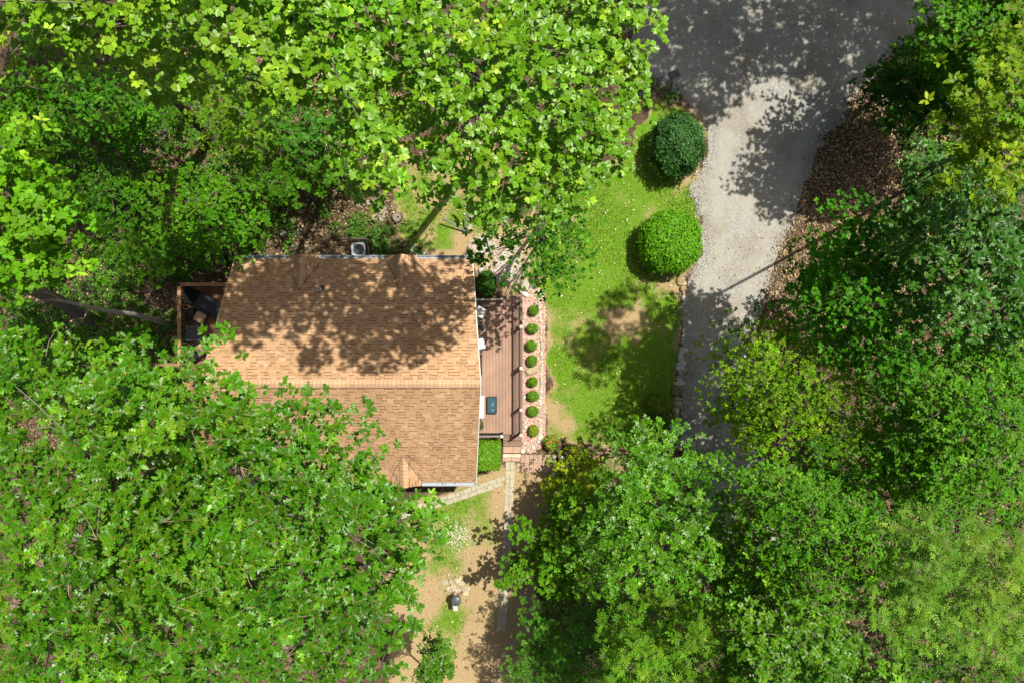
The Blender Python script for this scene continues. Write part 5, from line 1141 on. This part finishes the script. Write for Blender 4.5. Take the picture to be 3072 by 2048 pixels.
outside('red_oak', 'oak beyond the top left edge', -15.0, 15.5, 4.5, 11, 14.5, 'oak', .22, OAK, 205)
outside('maple', 'maple beyond the left edge', -26.0, 8.0, 3.6, 8, 11, 'maple', .18, MAP, 206)

# dead tree and thick trunk at the left
t = empty('dead_tree', (*on(534, 978, 0)[:2], -.6), 'bare grey dead trunk with twiggy top rising beside the rear deck', 'tree'); O = Vector(t.location)
pth = [(536, 979, -.6), (470, 962, 1.6), (400, 942, 3.6), (330, 934, 5.2), (270, 922, 6.4), (200, 905, 7.6), (150, 898, 8.3)]
q = MB(); q.tube([Vector(P(*p)) - O for p in pth], [.13, .12, .10, .085, .07, .055, .03], (.36, .34, .30), 8); q.build('trunk', M_BARK, t, smooth_=True)
rs = np.random.RandomState(9)
def twig(p, d, l, r, dep, mbx):
    e = p + d * l + Vector(rs.randn(3)) * .08 * l; m_ = (p + e) / 2 + Vector(rs.randn(3)) * .12 * l
    mbx.tube([p, m_, e], [r, r * .8, r * .55], (.42, .34, .24), 5)
    if dep:
        for _ in range(rs.randint(2, 4)): twig(m_.lerp(e, rs.uniform(.2, 1)), (d + Vector(rs.randn(3)) * .75).normalized(), l * .68, r * .6, dep - 1, mbx)
for (u, v, z), d in (((210, 906, 7.4), (.3, .6, .3)), ((240, 915, 6.8), (.6, .7, .2)), ((270, 922, 6.4), (-.2, -.6, .3)), ((185, 902, 7.8), (-.5, .5, .4)), ((160, 900, 8.2), (-.5, -.3, .5)), ((225, 910, 7.1), (.1, .9, .3))):
    q = MB(); twig(Vector(P(u, v, z)) - O, Vector(d).normalized(), .55, .022, 3, q); q.build('branch', M_BARK, t)
t = empty('leaning_trunk', (*P(292, 962, -1.4)[:2], -1.4), 'thick dark leaning trunk behind the bare twigs at the left', 'tree trunk'); O = Vector(t.location)
q = MB(); q.tube([Vector(P(*p)) - O for p in ((300, 975, -1.4), (250, 945, 1.5), (180, 905, 4.5), (80, 862, 8.), (-60, 820, 11.))], [.32, .27, .24, .2, .16], (.22, .19, .16), 10); q.build('trunk', M_BARK, t, smooth_=True)
q = MB(); q.lathe((0, 0, -.25), [(.5, 0), (.38, .2), (.3, .45)], (.11, .09, .075), 10); q.build('root_flare', M_BARK, t)

# ------------------------------------------------------------------ grass, gravel, litter, ground cover
rs = np.random.RandomState(21)
def scatter(n, lo, hi): return rs.rand(n, 2) * (np.array(hi) - lo) + lo
HOUSE_W = [(XW - 2.8, 3.0), (-2, 3.0), (.4, 2.0), (.4, -4.2), (-2., -5.1), (XW - 2.8, -5.1)]
def ok_ground(p):
    m_ = pdist(HOUSE_W, p[:, 0], p[:, 1]) < 0
    return m_ & (pdist(DRIVE_W, p[:, 0], p[:, 1]) < .05) & (pdist(BED_W, p[:, 0], p[:, 1]) < .0)
PATHS = [(on(1531, 1384, 0), on(1503, 1891, 0)), (on(1516, 1438, 0), on(1200, 1543, 0))]
def off_path(p, wd=.24):
    r = np.ones(len(p), bool)
    for a, b_ in PATHS:
        a = np.array(a); e = np.array(b_) - a; t_ = np.clip(((p - a) @ e) / (e @ e), 0, 1); r &= np.linalg.norm(p - a - t_[:, None] * e, axis=1) > wd
    q_ = PP([(1505, 1330), (1565, 1330), (1680, 1355), (1680, 1420), (1540, 1420), (1505, 1390)]); return r & (pdist(q_, p[:, 0], p[:, 1]) < 0)
p = scatter(170000, (-6.5, -15), (8.8, 9)); p = p[ok_ground(p) & off_path(p)]; g_, s_ = masks(p[:, 0], p[:, 1])
g_ = g_ * (.45 + 1.0 * fbm(p[:, 0] * 4.2, p[:, 1] * 4.2, 3))
p = p[rs.rand(len(p)) < np.clip((g_ - .26) * 1.5, 0, .9)]; n = len(p); g_ = masks(p[:, 0], p[:, 1])[0]
a = rs.rand(n) * 6.28; e = rs.uniform(.35, 1.2, n)
X, Nn = orient(np.stack([np.cos(a) * np.cos(e), np.sin(a) * np.cos(e), np.sin(e)], -1), np.stack([-np.cos(a), -np.sin(a), np.ones(n)], -1) + rs.randn(n, 3) * .2)
k = np.clip(1 + rs.randn(n) * .28, .45, 1.8)[:, None]; dry = (rs.rand(n) < .26)[:, None]
col = np.where(dry, np.array([.42, .36, .11]), np.array([.10, .26, .008])) * k
V, Lp, S_, C_ = leaf_mass('tuft', np.concatenate([p, np.full((n, 1), .0)], 1) - np.array([0, 0, .01]), X, Nn, rs.uniform(.06, .12, n), col, (0, 0, 0))
tag(link('grass', np_mesh('grass', V, Lp, S_, C_), M_GRASS), 'short patchy lawn grass between house and driveway', 'grass', kind='stuff')

OCT_V = np.array([(1, 0, 0), (0, 1, 0), (-1, 0, 0), (0, -1, 0), (0, 0, .8), (0, 0, -.5)], float); OCT_F = np.array([(0, 1, 4), (1, 2, 4), (2, 3, 4), (3, 0, 4)])
def pebbles(p, z, r, col):
    n = len(p); a = rs.rand(n) * 6.28; sc = r[:, None] * rs.uniform(.65, 1.25, (n, 3)); V = OCT_V[None, :5] * sc[:, None]
    V = V + rs.randn(n, 5, 3) * (r * .12)[:, None, None]
    c, s = np.cos(a)[:, None], np.sin(a)[:, None]; V = np.stack([V[..., 0] * c - V[..., 1] * s, V[..., 0] * s + V[..., 1] * c, V[..., 2]], -1)
    V += np.concatenate([p, z[:, None]], 1)[:, None]
    return V.reshape(-1, 3), (np.arange(n)[:, None, None] * 5 + OCT_F[None]).ravel(), np.full(n * 4, 3), np.repeat(col, 5, 0)
p = scatter(75000, (5, -9), (21, 15.5)); d_ = pdist(DRIVE_W, p[:, 0], p[:, 1]) + (fbm(p[:, 0] * 2, p[:, 1] * 2) - .5) * .5; p, d_ = p[d_ > -.3], d_[d_ > -.3]
edge = np.exp(-((d_ - .1) / .45) ** 2); m_ = rs.rand(len(p)) < np.clip(.25 + .75 * edge + .5 * (fbm(p[:, 0] * .9, p[:, 1] * .9) - .45), 0, 1); p = p[m_]; n = len(p)
pal = np.array([(.25, .245, .235), (.33, .32, .305), (.40, .385, .365), (.47, .455, .43), (.34, .305, .26), (.20, .195, .19)]); col = pal[rs.randint(0, 6, n)] * np.clip(1 + rs.randn(n, 1) * .15, .6, 1.4)
tag(link('gravel', np_mesh('gravel', *pebbles(p, np.full(n, .032), rs.uniform(.011, .030, n), col)), M_GRAVEL), 'loose grey gravel stones spread over the driveway', 'gravel', kind='stuff')
def near_bed(p): return pdist(BED_W, p[:, 0], p[:, 1]) > -.02
p = scatter(14000, (.3, -5.1), (1.6, 2.5)); p = p[near_bed(p)]; n = len(p)
pal = np.array([(.58, .33, .27), (.62, .42, .35), (.50, .26, .20), (.66, .52, .45), (.42, .22, .18), (.70, .62, .56)]); col = pal[rs.randint(0, 6, n)] * np.clip(1 + rs.randn(n, 1) * .12, .6, 1.3)
tag(link('pink_gravel', np_mesh('pink_gravel', *pebbles(p, np.full(n, .015), rs.uniform(.018, .038, n), col)), M_GRAVEL), 'pink stone chips filling the bed beside the deck', 'gravel', kind='stuff')
p = np.concatenate([np.array(on(1450, 738, 0)) + rs.randn(900, 2) * (.22, .17), np.array(on(1520, 800, 0)) + rs.randn(1500, 2) * (.45, .50)]); p = p[pdist(HOUSE_W, p[:, 0], p[:, 1]) < -.1]; n = len(p)
pal = np.array([(.62, .60, .58), (.5, .49, .49), (.7, .62, .55), (.38, .38, .40), (.65, .5, .42)]); col = pal[rs.randint(0, 5, n)] * np.clip(1 + rs.randn(n, 1) * .12, .6, 1.3)
tag(link('white_gravel', np_mesh('white_gravel', *pebbles(p, np.full(n, .01), rs.uniform(.02, .045, n), col)), M_GRAVEL), 'pale gravel under the maple by the deck step', 'gravel', kind='stuff')
# pale patch on the sandy yard
p = np.array(on(1368, 1605, 0)) + rs.randn(700, 2) * (.42, .38); n = len(p); col = np.array([(.62, .58, .48)]) * np.clip(1 + rs.randn(n, 1) * .15, .6, 1.3)
tag(link('pale_gravel', np_mesh('pale_gravel', *pebbles(p, np.full(n, .008), rs.uniform(.012, .03, n), col)), M_GRAVEL), 'scatter of whitish chips on the sandy yard', 'gravel', kind='stuff')

def litter(name, label, p, size, pal, zoff=.03):
    n = len(p); z = terrain(p[:, 0], p[:, 1]) + zoff + rs.rand(n) * .05; a = rs.rand(n) * 6.28
    X, Nn = orient(np.stack([np.cos(a), np.sin(a), rs.randn(n) * .3], -1), np.array([0, 0, 1.]) + rs.randn(n, 3) * .45)
    pal = np.array(pal); col = pal[rs.randint(0, len(pal), n)] * np.clip(1 + rs.randn(n, 1) * .25, .45, 1.7)
    V, Lp, S_, C_ = leaf_mass('simple', np.concatenate([p, z[:, None]], 1), X, Nn, size * rs.uniform(.6, 1.4, n), col, (.1, .06, .03))
    tag(link(name, np_mesh(name, V, Lp, S_, C_), M_LITTER), label, 'dead leaves', kind='stuff')
BRL = [(.32, .215, .115), (.23, .15, .08), (.42, .30, .17), (.14, .09, .05), (.48, .36, .22), (.33, .20, .095)]
p = scatter(20000, (10.3, -1), (21, 14)); d_ = pdist(DRIVE_W, p[:, 0], p[:, 1]); p = p[rs.rand(len(p)) < np.clip(1 - (d_ + .15) / .8, 0, 1) ** 1.5]
litter('leaf_litter', 'brown dead leaves carpeting the bank right of the driveway', p, .095, BRL)
p = scatter(22000, (-23.5, -6), (-4.5, 13)); p = p[ok_ground(p) & (pdist(NL_W, p[:, 0], p[:, 1]) < 0)]
litter('leaf_litter', 'brown dead leaves carpeting the woods left of the house', p, .095, BRL, .05)
p = scatter(9000, (5, -15.5), (23, -5)); p = p[pdist(DRIVE_W, p[:, 0], p[:, 1]) < .3]
litter('leaf_litter', 'brown dead leaves under the lower right trees', p, .095, BRL)
p = np.concatenate([scatter(2600, (-5, -14.5), (8.5, 9.5)), scatter(900, (7.5, -6), (13.5, 5))]); p = p[(pdist(HOUSE_W, p[:, 0], p[:, 1]) < 0)]
litter('fallen_leaves', 'sparse small dead leaves dotted over lawn, yard and drive', p, .075, [(.55, .45, .28), (.40, .24, .12), (.62, .55, .40), (.28, .14, .08), (.60, .50, .22)], .05)
# low plants of the forest floor
def cover(name, label, cs, kind, size, col, k, seed):
    r2 = np.random.RandomState(seed); n = len(cs); z = terrain(cs[:, 0], cs[:, 1]) + .08 + .35 * r2.rand(n); tips = np.concatenate([cs, z[:, None]], 1)
    D = unit(np.concatenate([r2.randn(n, 2) * .3, np.ones((n, 1))], 1)); b_, X, Nn, s, j = rosettes(tips, D, k, r2, size, .15, jit=.3)
    c = np.array(col)[None] * np.repeat(np.clip(1 + r2.randn(n) * .25, .5, 1.6), k)[:, None] * np.clip(1 + r2.randn(n * k, 1) * .15, .6, 1.4)
    tag(link(name, np_mesh(name, *leaf_mass(kind, b_, X, Nn, s, c, (.08, .1, .03))), M_SHRUB), label, 'ground cover', kind='stuff')
c = scatter(6600, (-23.5, -3.5), (-9.5, 12)); c = c[ok_ground(c) & (fbm(c[:, 0] * .5, c[:, 1] * .5) > .42)]
cover('undergrowth', 'low green seedlings over the shaded forest floor', c, 'simple', .14, (.06, .165, .010), 5, 5)
c = scatter(3400, (12.5, -14), (22.5, 13)); c = c[(fbm(c[:, 0] * .5 + 5, c[:, 1] * .5) > .44) & ((c[:, 1] < 2) | (c[:, 0] > 17))]
cover('undergrowth', 'scattered low seedlings under the trees at the right', c, 'simple', .17, (.05, .14, .014), 5, 6)
c = np.concatenate([np.array(on(u, v, 0)) + rs.randn(n_, 2) * s for u, v, n_, s in ((1075, 690, 60, .3), (980, 640, 25, .25), (1170, 690, 30, .3), (1920, 250, 50, .35), (2010, 290, 40, .3), (1250, 700, 50, .4))])
cover('undergrowth', 'small weeds dotted round the stones and stumps', c, 'ovate', .08, (.07, .17, .015), 6, 8)
